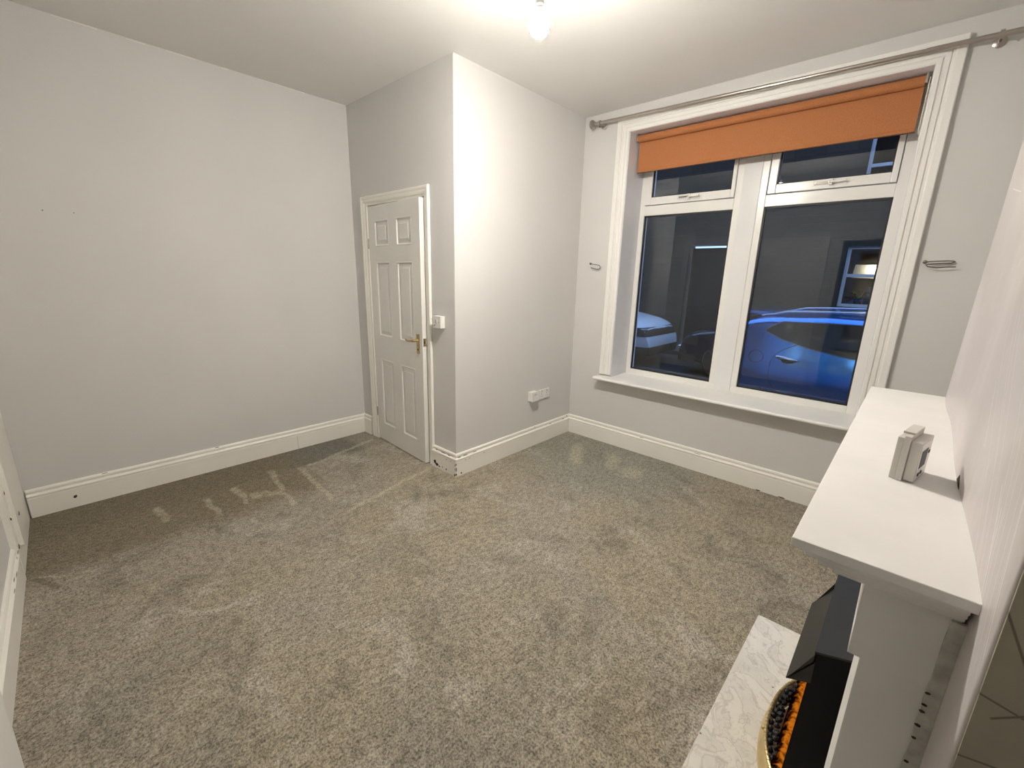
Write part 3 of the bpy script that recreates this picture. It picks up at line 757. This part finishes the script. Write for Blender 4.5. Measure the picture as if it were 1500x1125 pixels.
# hood: folded sheet, open underneath
bm = bmesh.new(); t = .002; HY0, HY1 = FY0 - .001, 1.785
prism(bm, [(3.6295, .5935), (3.6315, .565), (3.584, .480), (3.586, .478), (3.6345, .564), (3.6330, .592)], lambda a, b, h: (a, h, b), HY0, HY1)
for a, b in ((HY0, HY0 + t), (HY1 - t, HY1)): prism(bm, [(3.633, .590), (3.6345, .560), (3.6345, .500), (3.586, .479)], lambda x, z, h: (x, h, z), a, b)
fp('hood', bm, M_blackmetal)
# bowed brass fret and rail
def bow(y, peak=.050, base=3.600): 
    u = (y - 1.635) / .205; return base - peak * (1 - abs(u) ** 2.4)
ys = [1.432 + i * (1.838 - 1.432) / 30 for i in range(31)]
bm = bmesh.new()
for (z, r, off, sq) in ((.150, .0042, 0, 1),):
    for i in range(30):
        a, b = ys[i], ys[i + 1]; g = .0012
        tube(bm, [(bow(a) , a + g, z), (bow(b), b - g, z)], .0050, 8)
ra = fp('basket_rail', bm, M_brass)
bm = bmesh.new(); 
prof = [(0, .045), (-.004, .060), (-.012, .075), (-.014, .095), (-.008, .112), (-.002, .120), (-.002, .138), (0, .140), (.003, .138), (.003, .045)]
R = [[bm.verts.new((bow(y) + d, y, z)) for d, z in prof] for y in ys]
for a, b in zip(R, R[1:]):
    for k in range(len(prof)): bm.faces.new((a[k], a[(k + 1) % len(prof)], b[(k + 1) % len(prof)], b[k]))
bm.faces.new(R[0]); bm.faces.new(R[-1])
fp('brass_fret', bm, M_brass, smooth=True, angle=40)
for y in (1.445, 1.825):
    bm = bmesh.new(); box(bm, bow(y) + .002, 3.622, y - .010, y + .010, .045, .150, .002); fp('basket_end', bm, M_brass)
bm = bmesh.new(); bmesh.ops.create_uvsphere(bm, u_segments=12, v_segments=8, radius=.007, matrix=Matrix.Translation((bow(1.56) - .006, 1.56, .146)))
tube(bm, [(bow(1.56) + .002, 1.56, .146), (bow(1.56) - .006, 1.56, .146)], .003, 8); fp('basket_knob', bm, M_brass, smooth=True)
rnd = random.Random(11)
for i in range(16):
    for row in range(2):
        y = 1.452 + i * .0245 + row * .010 + rnd.uniform(-.003, .003)
        x = bow(y) + .013 + row * .013 + rnd.uniform(-.002, .002)
        if x > 3.606: continue
        bm = bmesh.new(); r = .0095 + rnd.random() * .0025
        bmesh.ops.create_icosphere(bm, subdivisions=2, radius=r, matrix=Matrix.Translation((x, y, .146 + row * .010)) @ Matrix.Rotation(rnd.random() * 3, 4, 'Y') @ Matrix.Diagonal((1, .9, .75, 1)))
        for v in bm.verts: v.co += Vector((rnd.uniform(-1, 1), rnd.uniform(-1, 1), rnd.uniform(-1, 1))) * r * .10
        fp('coal', bm, M_coal, smooth=True)
def mat_glow():
    m = bpy.data.materials.new('glowing_ember_panel'); m.use_nodes = True; nt = m.node_tree; nt.nodes.clear()
    out = N(nt, 'ShaderNodeOutputMaterial'); tc = N(nt, 'ShaderNodeTexCoord')
    n = N(nt, 'ShaderNodeTexNoise', i_Scale=70.0, i_Detail=3.0); nt.links.new(tc.outputs['Object'], n.inputs['Vector'])
    sp = N(nt, 'ShaderNodeSeparateXYZ'); nt.links.new(tc.outputs['Object'], sp.inputs[0])
    g = fac(nt, sp.outputs['X'], 3.586, 3.612, 0, 1)
    k = fac(nt, math2(nt, 'ADD', g, math2(nt, 'MULTIPLY', math2(nt, 'SUBTRACT', n.outputs['Fac'], .5), 2.0)), .15, 1.25)
    c = mixc(nt, k, (.06, .006, .001), (.90, .24, .015))
    e = N(nt, 'ShaderNodeEmission'); nt.links.new(c, e.inputs['Color'])
    nt.links.new(math2(nt, 'ADD', math2(nt, 'MULTIPLY', k, .30), .012), e.inputs['Strength'])
    nt.links.new(e.outputs[0], out.inputs['Surface']); return m
bm = bmesh.new(); nx, ny_ = 6, 30; G = []
for i in range(nx + 1):
    row = []
    for j in range(ny_ + 1):
        y = 1.445 + (1.825 - 1.445) * j / ny_; x = 3.590 + .032 * i / nx
        row.append(bm.verts.new((x, y, .150 + .022 * math.sin(i / nx * PI * .8) + .003 * math.sin(j * 1.9 + i))))
    G.append(row)
for i in range(nx):
    for j in range(ny_): bm.faces.new((G[i][j], G[i + 1][j], G[i + 1][j + 1], G[i][j + 1]))
glo = fp('ember_bed', bm, mat_glow(), smooth=True)
glo['label'] = 'orange glowing ember bed'

# ------------------------------------------------------------------ thermostat on the shelf
td = thing('thermostat', 'small off-white room thermostat standing on edge on the mantelshelf', 'thermostat', (3.677, 1.362, MZ + .0005))
td.rotation_euler = (0, 0, -math.radians(11))
# local: x thickness, y length, z height
def tp(name, bm, mat, **k): return obj(name, bm, mat, td, **k)
tp('base_housing', bx(0, .0105, .004, .102, .0, .087, .0015), M_device)
tp('rear_housing', bx(.0108, .0205, 0, .098, 0, .092, .0015), M_device)
tp('front_housing', bx(.0208, .0375, .006, .094, .002, .083, .002), M_device)
tp('battery_cover', bx(.003, .0215, .020, .092, .0922, .0965, .001), M_device)
tp('display_bezel', bx(.0373, .0380, .010, .088, .006, .078), M_plastic)
tp('display', bx(.0379, .0386, .018, .062, .028, .064), M_display)
for y, z in ((.020, .012), (.040, .012), (.070, .050)): tp('button', bx(.0378, .0392, y, y + .010, z, z + .006, .0005), M_display)

# ------------------------------------------------------------------ the street outside
GZ = -.36
bm = bmesh.new(); box(bm, -14, 20, 5.55, 10.9, GZ - .1, GZ); tag(obj('road', bm, M_asphalt), 'dark asphalt road outside the window', 'road')['kind'] = 'structure'
bm = bmesh.new(); box(bm, -14, 20, YO, 5.5495, GZ - .1, GZ + .10); tag(obj('pavement', bm, M_pave), 'pavement directly outside the window', 'pavement')['kind'] = 'structure'
bm = bmesh.new(); box(bm, -14, 20, 10.9005, 11.9, GZ - .1, GZ + .10); tag(obj('pavement', bm, M_pave), 'pavement across the road in front of the stone house', 'pavement')['kind'] = 'structure'
BYF = 11.9
bm = bmesh.new()
box(bm, -14, -T, YO - .35, YO, GZ - .1, 6.2); box(bm, XR + T, 20, YO - .35, YO, GZ - .1, 6.2); box(bm, -T, XR + T, YO - .35, YO, H + .12, 6.2); box(bm, -T, XR + T, YO - .35, YO - .001, GZ - .1, -.051)
tag(obj('house_front', bm, M_stone), 'outer stone front of the house around the window', 'house front')['kind'] = 'structure'
hs = thing('terraced_house', 'dark stone terraced house across the street', 'house', (1.0, BYF, GZ + .1))
def hp_(name, bm, mat, **k): return part_at(hs, name, bm, mat, **k)
def house_openings():
    # ground floor window, upper window, door : x0 x1 z0 z1
    return [(2.36, 3.62, 1.00, 2.24), (2.40, 3.62, 3.30, 4.70), (-.95, -.02, GZ + .1, 2.33), (-4.6, -3.3, 1.0, 2.24), (-4.6, -3.3, 3.3, 4.7), (7.0, 8.2, 1.0, 2.24), (7.0, 8.2, 3.3, 4.7)]
OP = house_openings()
bm = bmesh.new()
xs_ = sorted({-12.0, 16.0} | {v for o_ in OP for v in o_[:2]}); zs_ = sorted({GZ + .1, 5.9} | {v for o_ in OP for v in o_[2:]})
for i in range(len(xs_) - 1):
    for j in range(len(zs_) - 1):
        cx, cz = (xs_[i] + xs_[i + 1]) / 2, (zs_[j] + zs_[j + 1]) / 2
        if any(a < cx < b and c < cz < d for a, b, c, d in OP): continue
        box(bm, xs_[i], xs_[i + 1], BYF, BYF + .4, zs_[j], zs_[j + 1])
hp_('stone_wall', bm, M_stone)
bm = bmesh.new(); prism(bm, [(BYF - .3, 5.9), (BYF + 3, 7.6), (BYF + 3, 5.9)], lambda a, b, h: (h, a, b), -12, 16); hp_('roof', bm, simple('dark_slate', (.03, .03, .033), .6))
M_darkroom = simple('unlit_room', (.02, .02, .022), .8)
M_warmwall = simple('warm_room_wall', (.42, .30, .18), .8, var=.2, vscale=3)
for k, (a, b, c, d) in enumerate(OP):
    if k == 2:
        bm = bmesh.new(); box(bm, a + .04, b - .04, BYF + .16, BYF + .20, c, d - .06); dr = hp_('front_door', bm, simple('dark_door_paint', (.02, .02, .02), .4))
        bm = bmesh.new(); box(bm, a - .14, a, BYF - .012, BYF + .05, c, d + .16); box(bm, b, b + .14, BYF - .012, BYF + .05, c, d + .16); box(bm, a, b, BYF - .012, BYF + .05, d, d + .16); hp_('door_surround', bm, M_stonetrim)
        continue
    bm = bmesh.new(); w = .06; y0_, y1_ = BYF + .06, BYF + .12
    box(bm, a, a + w, y0_, y1_, c, d); box(bm, b - w, b, y0_, y1_, c, d); box(bm, a + w, b - w, y0_, y1_, c, c + w); box(bm, a + w, b - w, y0_, y1_, d - w, d)
    zm = c + (d - c) * (.52 if c < 3 else .33); box(bm, a + w, b - w, y0_ - .01, y1_, zm - .03, zm + .03)
    fr_ = hp_('window', bm, M_frameout)
    gl_ = obj('pane', bx(a + w, b - w, BYF + .085, BYF + .090, c + w, d - w), M_glass, fr_)
    bm = bmesh.new(); box(bm, a - .05, b + .05, BYF - .06, BYF, c - .12, c); hp_('window_ledge', bm, M_stonetrim)
    if k == 0:
        bm = bmesh.new(); box(bm, a - .4, b + .4, BYF + 1.6, BYF + 1.65, c - .6, d + .4); box(bm, a - .45, a - .4, BYF + .42, BYF + 1.6, c - .6, d + .4); box(bm, b + .4, b + .45, BYF + .42, BYF + 1.6, c - .6, d + .4)
        box(bm, a - .4, b + .4, BYF + .42, BYF + 1.6, d + .4, d + .45); box(bm, a - .4, b + .4, BYF + .42, BYF + 1.6, c - .65, c - .6); hp_('lit_room', bm, M_warmwall)
    else:
        bm = bmesh.new(); box(bm, a - .1, b + .1, BYF + .45, BYF + .5, c - .1, d + .1); hp_('dark_interior', bm, M_darkroom)
# what stands in the lit room
a, b, c, d = OP[0]
la = thing('wall_lamp', 'white lampshade glowing in the window across the street', 'lamp', (2.82, BYF + .7, 1.66))
bm = bmesh.new(); prism(bm, [(2.46, 1.60), (2.90, 1.60), (2.93, 1.88), (2.49, 1.88)], lambda p, q, h: (p, h, q), BYF + .55, BYF + .58); part_at(la, 'shade_panel', bm, simple('white_shade', (.8, .78, .7), .5))
bm = bmesh.new(); bmesh.ops.create_uvsphere(bm, u_segments=14, v_segments=10, radius=.05, matrix=Matrix.Translation((2.80, BYF + .47, 1.79))); part_at(la, 'bulb', bm, mat_emit('far_bulb', (1, .85, .62), 22))
pl = thing('potted_plant', 'dark leafy plant on the sill of the lit window across the street', 'plant', (2.66, BYF + .5, c + .02))
bm = bmesh.new(); lathe(bm, [(.06, 0), (.08, .14), (.07, .14)], 14, (2.66, BYF + .5, c + .02)); part_at(pl, 'pot', bm, M_chip)
rnd = random.Random(8); bm = bmesh.new()
for i in range(16):
    an = rnd.random() * 6.28; ln = .12 + rnd.random() * .22; q = Vector((math.cos(an) * ln * .8, math.sin(an) * ln * .4, ln))
    tube(bm, [Vector((2.66, BYF + .5, c + .15)), Vector((2.66, BYF + .5, c + .15)) + q * .6, Vector((2.66, BYF + .5, c + .15)) + q * .6 + Vector((q.x * .5, q.y * .5, -.02))], [.006, .016, .003], 6)
part_at(pl, 'leaves', bm, simple('dark_leaves', (.12, .10, .04), .5))
cb_ = thing('shelf_unit', 'brown cluttered shelf unit inside the lit room across the street', 'shelf', (3.0, BYF + 1.3, c - .5))
bm = bmesh.new(); box(bm, 2.7, 3.5, BYF + 1.15, BYF + 1.5, c - .55, c + .15); box(bm, 2.9, 3.1, BYF + 1.15, BYF + 1.4, c + .15, c + .42); box(bm, 3.2, 3.28, BYF + 1.1, BYF + 1.2, c + .15, c + .35); part_at(cb_, 'cabinet', bm, simple('brown_wood', (.12, .06, .03), .5))
bm = bmesh.new(); box(bm, 3.13, 3.18, BYF + 1.1, BYF + 1.14, c + .28, c + .45); part_at(cb_, 'picture_card', bm, M_frameout); bm = bmesh.new(); box(bm, 2.75, 2.85, BYF + 1.1, BYF + 1.14, c + .2, c + .42); part_at(cb_, 'picture_card', bm, M_frameout)

# ------------------------------------------------------------------ cars
def interp(tab, x):
    if x <= tab[0][0]: return tab[0][1]
    for (a, p), (b, q) in zip(tab, tab[1:]):
        if x <= b: return p + (q - p) * (x - a) / (b - a)
    return tab[-1][1]
TOP = [(0, .62), (.02, .86), (.06, 1.00), (.14, 1.12), (.28, 1.32), (.40, 1.42), (.60, 1.46), (1.2, 1.50), (2.1, 1.50), (2.5, 1.46), (2.8, 1.36), (3.12, 1.18), (3.30, 1.105), (3.6, 1.06), (3.95, 1.00), (4.15, .93), (4.28, .83), (4.35, .70), (4.38, .55)]
def make_car(name, label, x_, y_, flip, paint, kz=1.0, glow=False):
    L = 4.38; root = thing(name, label, 'car', (x_, y_, GZ))
    root.rotation_euler = (0, 0, PI if flip else 0); root.scale = (1, 1, 1)
    top = lambda x: interp(TOP, x) * kz
    def hw(x, z):
        W = .91 * (1 - .20 * (abs(x - L / 2) / (L / 2)) ** 5)
        zt = top(x); zz = z / kz
        if zz < .95:
            f = 1 - .045 * ((zz - .72) / .4) ** 2
            if .80 < zz: f -= .012 * (zz - .80) / .15
        else: f = .9733 - .34 * (zz - .95)
        r = .13
        if z > zt - r:
            q = min(1, (z - (zt - r)) / r); f *= (1 - q ** 3.2) ** .5
        return W * f
    bm = bmesh.new(); xs_ = [0, .01, .02, .04, .07] + [.1 + i * .075 for i in range(54)] + [4.18, 4.24, 4.28, 4.31, 4.34, 4.36, 4.375, 4.38]
    xs_ = sorted(set(xs_)); nz = 26; rows = []
    for x in xs_:
        zt = top(x); zb = .24 + .12 * (abs(x - L / 2) / (L / 2)) ** 6; row = []
        r = min(.13, zt - zb - .05)
        zl = [zb + (zt - .13 - zb) * i / 17 for i in range(18)] + [zt - .13 + .13 * q for q in (.2, .4, .55, .68, .78, .86, .92, .96, .985, 1.0)]
        left = [(-hw(x, z), z) for z in zl]; right = [(hw(x, z), z) for z in reversed(zl)]
        rows.append([bm.verts.new((x - L / 2, y, z)) for y, z in left[:-1] + right])
    for a_, b_ in zip(rows, rows[1:]):
        n = len(a_)
        for k in range(n): bm.faces.new((a_[k], a_[(k + 1) % n], b_[(k + 1) % n], b_[k]))
    bm.faces.new(rows[0]); bm.faces.new(rows[-1])
    obj('body', bm, paint, root, smooth=True, angle=60)
    def patch(pn, poly_top, poly_bot, xa, xb, mat, sides=(-1, 1), off=.006, nx=40, nz_=6):
        out = []
        for s in sides:
            bm = bmesh.new(); rr = []
            for i in range(nx + 1):
                x = xa + (xb - xa) * i / nx; za, zb = interp(poly_bot, x), interp(poly_top, x)
                za = min(za, zb - .001)
                rr.append([bm.verts.new((x - L / 2, s * (hw(x, za + (zb - za) * j / nz_) + off), za + (zb - za) * j / nz_)) for j in range(nz_ + 1)])
            for p, q in zip(rr, rr[1:]):
                for j in range(nz_): bm.faces.new((p[j], p[j + 1], q[j + 1], q[j]))
            out.append(obj(pn, bm, mat, root, smooth=True))
        return out
    # side glass with a bright strip round it
    wt = [(.60, 1.255 * kz), (.66, 1.31 * kz), (.78, 1.375 * kz), (1.6, 1.395 * kz), (2.3, 1.375 * kz), (2.6, 1.33 * kz), (3.02, 1.09 * kz)]
    wb = [(.60, 1.250 * kz), (.80, 1.165 * kz), (1.10, 1.09 * kz), (1.5, 1.03 * kz), (2.2, 1.02 * kz), (3.02, 1.05 * kz)]
    patch('side_window', wt, wb, .60, 3.0, M_carglass)
    for s in (-1, 1):
        bm = bmesh.new(); P = [(x, interp(wb, x)) for x in [3.0 - i * .06 for i in range(41)]] + [(x, interp(wt, x)) for x in [.60 + i * .06 for i in range(41)]]
        tube(bm, [(x - L / 2, s * (hw(x, z) + .006), z) for x, z in P], .004, 6); obj('window_trim', bm, M_wire, root, smooth=True)
    # windscreen and rear window laid on the body
    for pn, xa, xb in (('windscreen', 2.62, 3.22), ('rear_window', .13, .36)):
        bm = bmesh.new(); rr = []
        for i in range(13):
            x = xa + (xb - xa) * i / 12
            rr.append([bm.verts.new((x - L / 2 + (.006 if xa > 2 else -.006), u * .60, top(x) + .004 - .02 * u * u)) for u in [-1 + j / 5 for j in range(11)]])
        for p, q in zip(rr, rr[1:]):
            for j in range(10): bm.faces.new((p[j], p[j + 1], q[j + 1], q[j]))
        obj(pn, bm, M_carglass, root, smooth=True)
    # wheels
    for wx in (.88, 3.52):
        for s in (-1, 1):
            bm = bmesh.new(); lathe(bm, [(.20, -.10), (.31, -.105), (.335, -.08), (.335, .08), (.31, .105), (.20, .10)], 28, (wx - L / 2, s * .77, .335), 'y')
            wh = obj('wheel', bm, M_tyre, root, smooth=True, angle=40)
            bm = bmesh.new(); lathe(bm, [(.215, -.02), (.215, .0), (.05, .012), (.04, .02)], 20, (wx - L / 2, s * .77 + (.088 if s > 0 else -.108), .335), 'y'); obj('rim', bm, M_chrome, wh, smooth=True, angle=30)
    # roof rails, spoiler
    if kz > .95:
        for s in (-1, 1):
            bm = bmesh.new(); tube(bm, [(x - L / 2, s * (.60 - .02 * abs(x - 1.6)), top(x) + (.012 if .75 < x < 2.6 else -.02)) for x in [.50, .62, .78, 1.0, 1.4, 1.8, 2.2, 2.55, 2.70]], .014, 8); obj('roof_rail', bm, M_chrome, root, smooth=True)
        bm = bmesh.new(); box(bm, .28 - L / 2, .62 - L / 2, -.56, .56, 1.425, 1.470, .012); obj('spoiler', bm, paint, root)
    # door handles, seams, filler flap
    for s in (-1, 1):
        for hx in (.90, 1.86):
            bm = bmesh.new(); zc_ = .955 * kz
            tube(bm, [(hx - L / 2 + t_ , s * (hw(hx + t_, zc_) + o_), zc_ + dz) for t_, o_, dz in ((-.115, .0, .006), (-.10, .026, .006), (-.03, .034, .0), (.05, .034, -.010), (.10, .022, -.018), (.12, 0, -.022))], [.014, .020, .022, .021, .018, .010], 10)
            dh = obj('door_handle', bm, M_chrome, root, smooth=True)
            bm = bmesh.new(); bmesh.ops.create_uvsphere(bm, u_segments=16, v_segments=10, radius=1, matrix=Matrix.Translation((hx + .02 - L / 2, s * hw(hx, zc_ - .03), zc_ - .035)) @ Matrix.Diagonal((.075, .012, .034, 1)))
            obj('handle_cup', bm, M_tyre, dh, smooth=True)
        for P in ([(.98, 1.12), (.86, 1.06), (.76, .98), (.73, .88), (.73, .70), (.80, .58), (1.05, .40)], [(1.72, 1.02), (1.70, .8), (1.70, .35)], [(2.92, 1.03), (2.84, .8), (2.84, .35)], [(.10, .98), (.30, 1.04), (.48, 1.40)]):
            bm = bmesh.new(); tube(bm, [(x - L / 2, s * (hw(x, z * kz) + .001), z * kz) for x, z in P], .0035, 6); obj('door_seam', bm, M_gasket, root)
        bm = bmesh.new(); cir = [(.56 + .085 * math.cos(t_), .93 + .075 * math.sin(t_)) for t_ in [i * PI / 8 for i in range(17)]]
        tube(bm, [(x - L / 2, s * (hw(x, z * kz) + .001), z * kz) for x, z in cir], .0025, 6); obj('filler_flap', bm, M_gasket, root)
    # bands round nose and tail: grille with lamps, lower bumper, tail lamps
    def band(pn, za, zb, xa, mat, off=.008, tail=False):
        bm = bmesh.new(); nn = 22; grid = []
        for s in (-1, 1):
            seq = range(nn + 1) if s < 0 else range(nn - 1, -1, -1)
            for i in seq:
                u = math.sin(i / nn * PI / 2); col = []
                for j in range(4):
                    z = (za + (zb - za) * j / 3) * kz
                    # x where the body ends at this height
                    xe = L - .001
                    if not tail:
                        while top(xe) < z + .004 and xe > 3: xe -= .004
                        x = xa + (xe - xa) * u; y = hw(x, z) if i < nn else 0
                    else:
                        xe = .001
                        while top(xe) < z + .004 and xe < 1: xe += .004
                        x = xa + (xe - xa) * u; y = hw(x, z) if i < nn else 0
                    v = Vector((x - (xa if not tail else xa), y * .9, 0)); v = v.normalized() if v.length > 0 else Vector((1, 0, 0))
                    col.append(bm.verts.new((x - L / 2 + v.x * off, s * (y + v.y * off), z)))
                grid.append(col)
        for p, q in zip(grid, grid[1:]):
            for j in range(3): bm.faces.new((p[j], p[j + 1], q[j + 1], q[j]))
        return obj(pn, bm, mat, root, smooth=True)
    band('grille', .66, .84, 3.98, M_tyre)
    band('lower_bumper', .26, .44, 4.0, M_tyre)
    band('tail_panel', .80, .96, .30, M_tail, tail=True)
    for s in (-1, 1):
        bm = bmesh.new(); bmesh.ops.create_uvsphere(bm, u_segments=14, v_segments=8, radius=.06, matrix=Matrix.Translation((4.10 - L / 2, s * .66, .77 * kz)) @ Matrix.Diagonal((1.6, 1.5, .8, 1)))
        obj('headlight', bm, M_chrome, root, smooth=True)
    return root
M_carglass = simple('dark_car_glass', (.030, .028, .022), .04, spec=.6)
M_chrome = simple('satin_chrome', (.62, .63, .66), .18, 1.0)
M_tyre = simple('black_rubber', (.012, .012, .012), .6)
M_tail = simple('dark_tail_lamp', (.03, .004, .006), .15)
def paint(n, c, metal=.5): return simple(n, c, .22, metal, var=.02, coat=.5)
make_car('car', 'blue car parked right outside the window, seen from the rear door', 1.72 + 2.19, 6.20 + .90, False, paint('blue_car_paint', (.06, .25, .70), .9))
make_car('car', 'white car parked across the road, its bonnet in the left pane', -.30 - 2.19, 8.55 + .90, False, paint('white_car_paint', (.78, .80, .82), 0))
make_car('car', 'dark car parked across the road between the white and blue cars', .25 + 2.19, 8.75 + .90, True, paint('dark_car_paint', (.025, .028, .045), .3), kz=.93)

# ------------------------------------------------------------------ light: dusk sky through the window, the bulb does the rest
w = bpy.data.worlds.new('dusk'); bpy.context.scene.world = w; w.use_nodes = True
nt = w.node_tree; bg = nt.nodes['Background']
tc = nt.nodes.new('ShaderNodeTexCoord'); sp = nt.nodes.new('ShaderNodeSeparateXYZ'); nt.links.new(tc.outputs['Generated'], sp.inputs[0])
rp = nt.nodes.new('ShaderNodeValToRGB'); nt.links.new(sp.outputs['Z'], rp.inputs[0])
rp.color_ramp.elements[0].color = rgb(.42, .62, 1.05); rp.color_ramp.elements[1].color = rgb(.36, .58, 1.10)
nt.links.new(rp.outputs[0], bg.inputs['Color']); bg.inputs['Strength'].default_value = 1.0

# ------------------------------------------------------------------ camera (solved from the photograph's vanishing points)
cam = bpy.data.cameras.new('camera'); co = bpy.data.objects.new('camera', cam); C.objects.link(co)
R = Matrix(((0.7313379680185251, -0.18374963839897057, 0.6567958944168137), (0.6815846747727603, 0.1627000713693982, -0.7134220475225751), (0.02423030436138305, 0.969414646662944, 0.24422967711953938)))
co.matrix_world = Matrix.Translation((3.66029762, 0.25645036, 1.47664303)) @ R.to_4x4()
cam.sensor_width = 36; cam.lens = 631.8625 / 1500 * 36; cam.clip_start = .01; cam.clip_end = 200
sc = bpy.context.scene; sc.camera = co
sc.view_settings.view_transform = 'Standard'; sc.view_settings.look = 'None'; sc.view_settings.gamma = 1; sc.view_settings.use_curve_mapping = False
sc.view_settings.exposure = 1.0
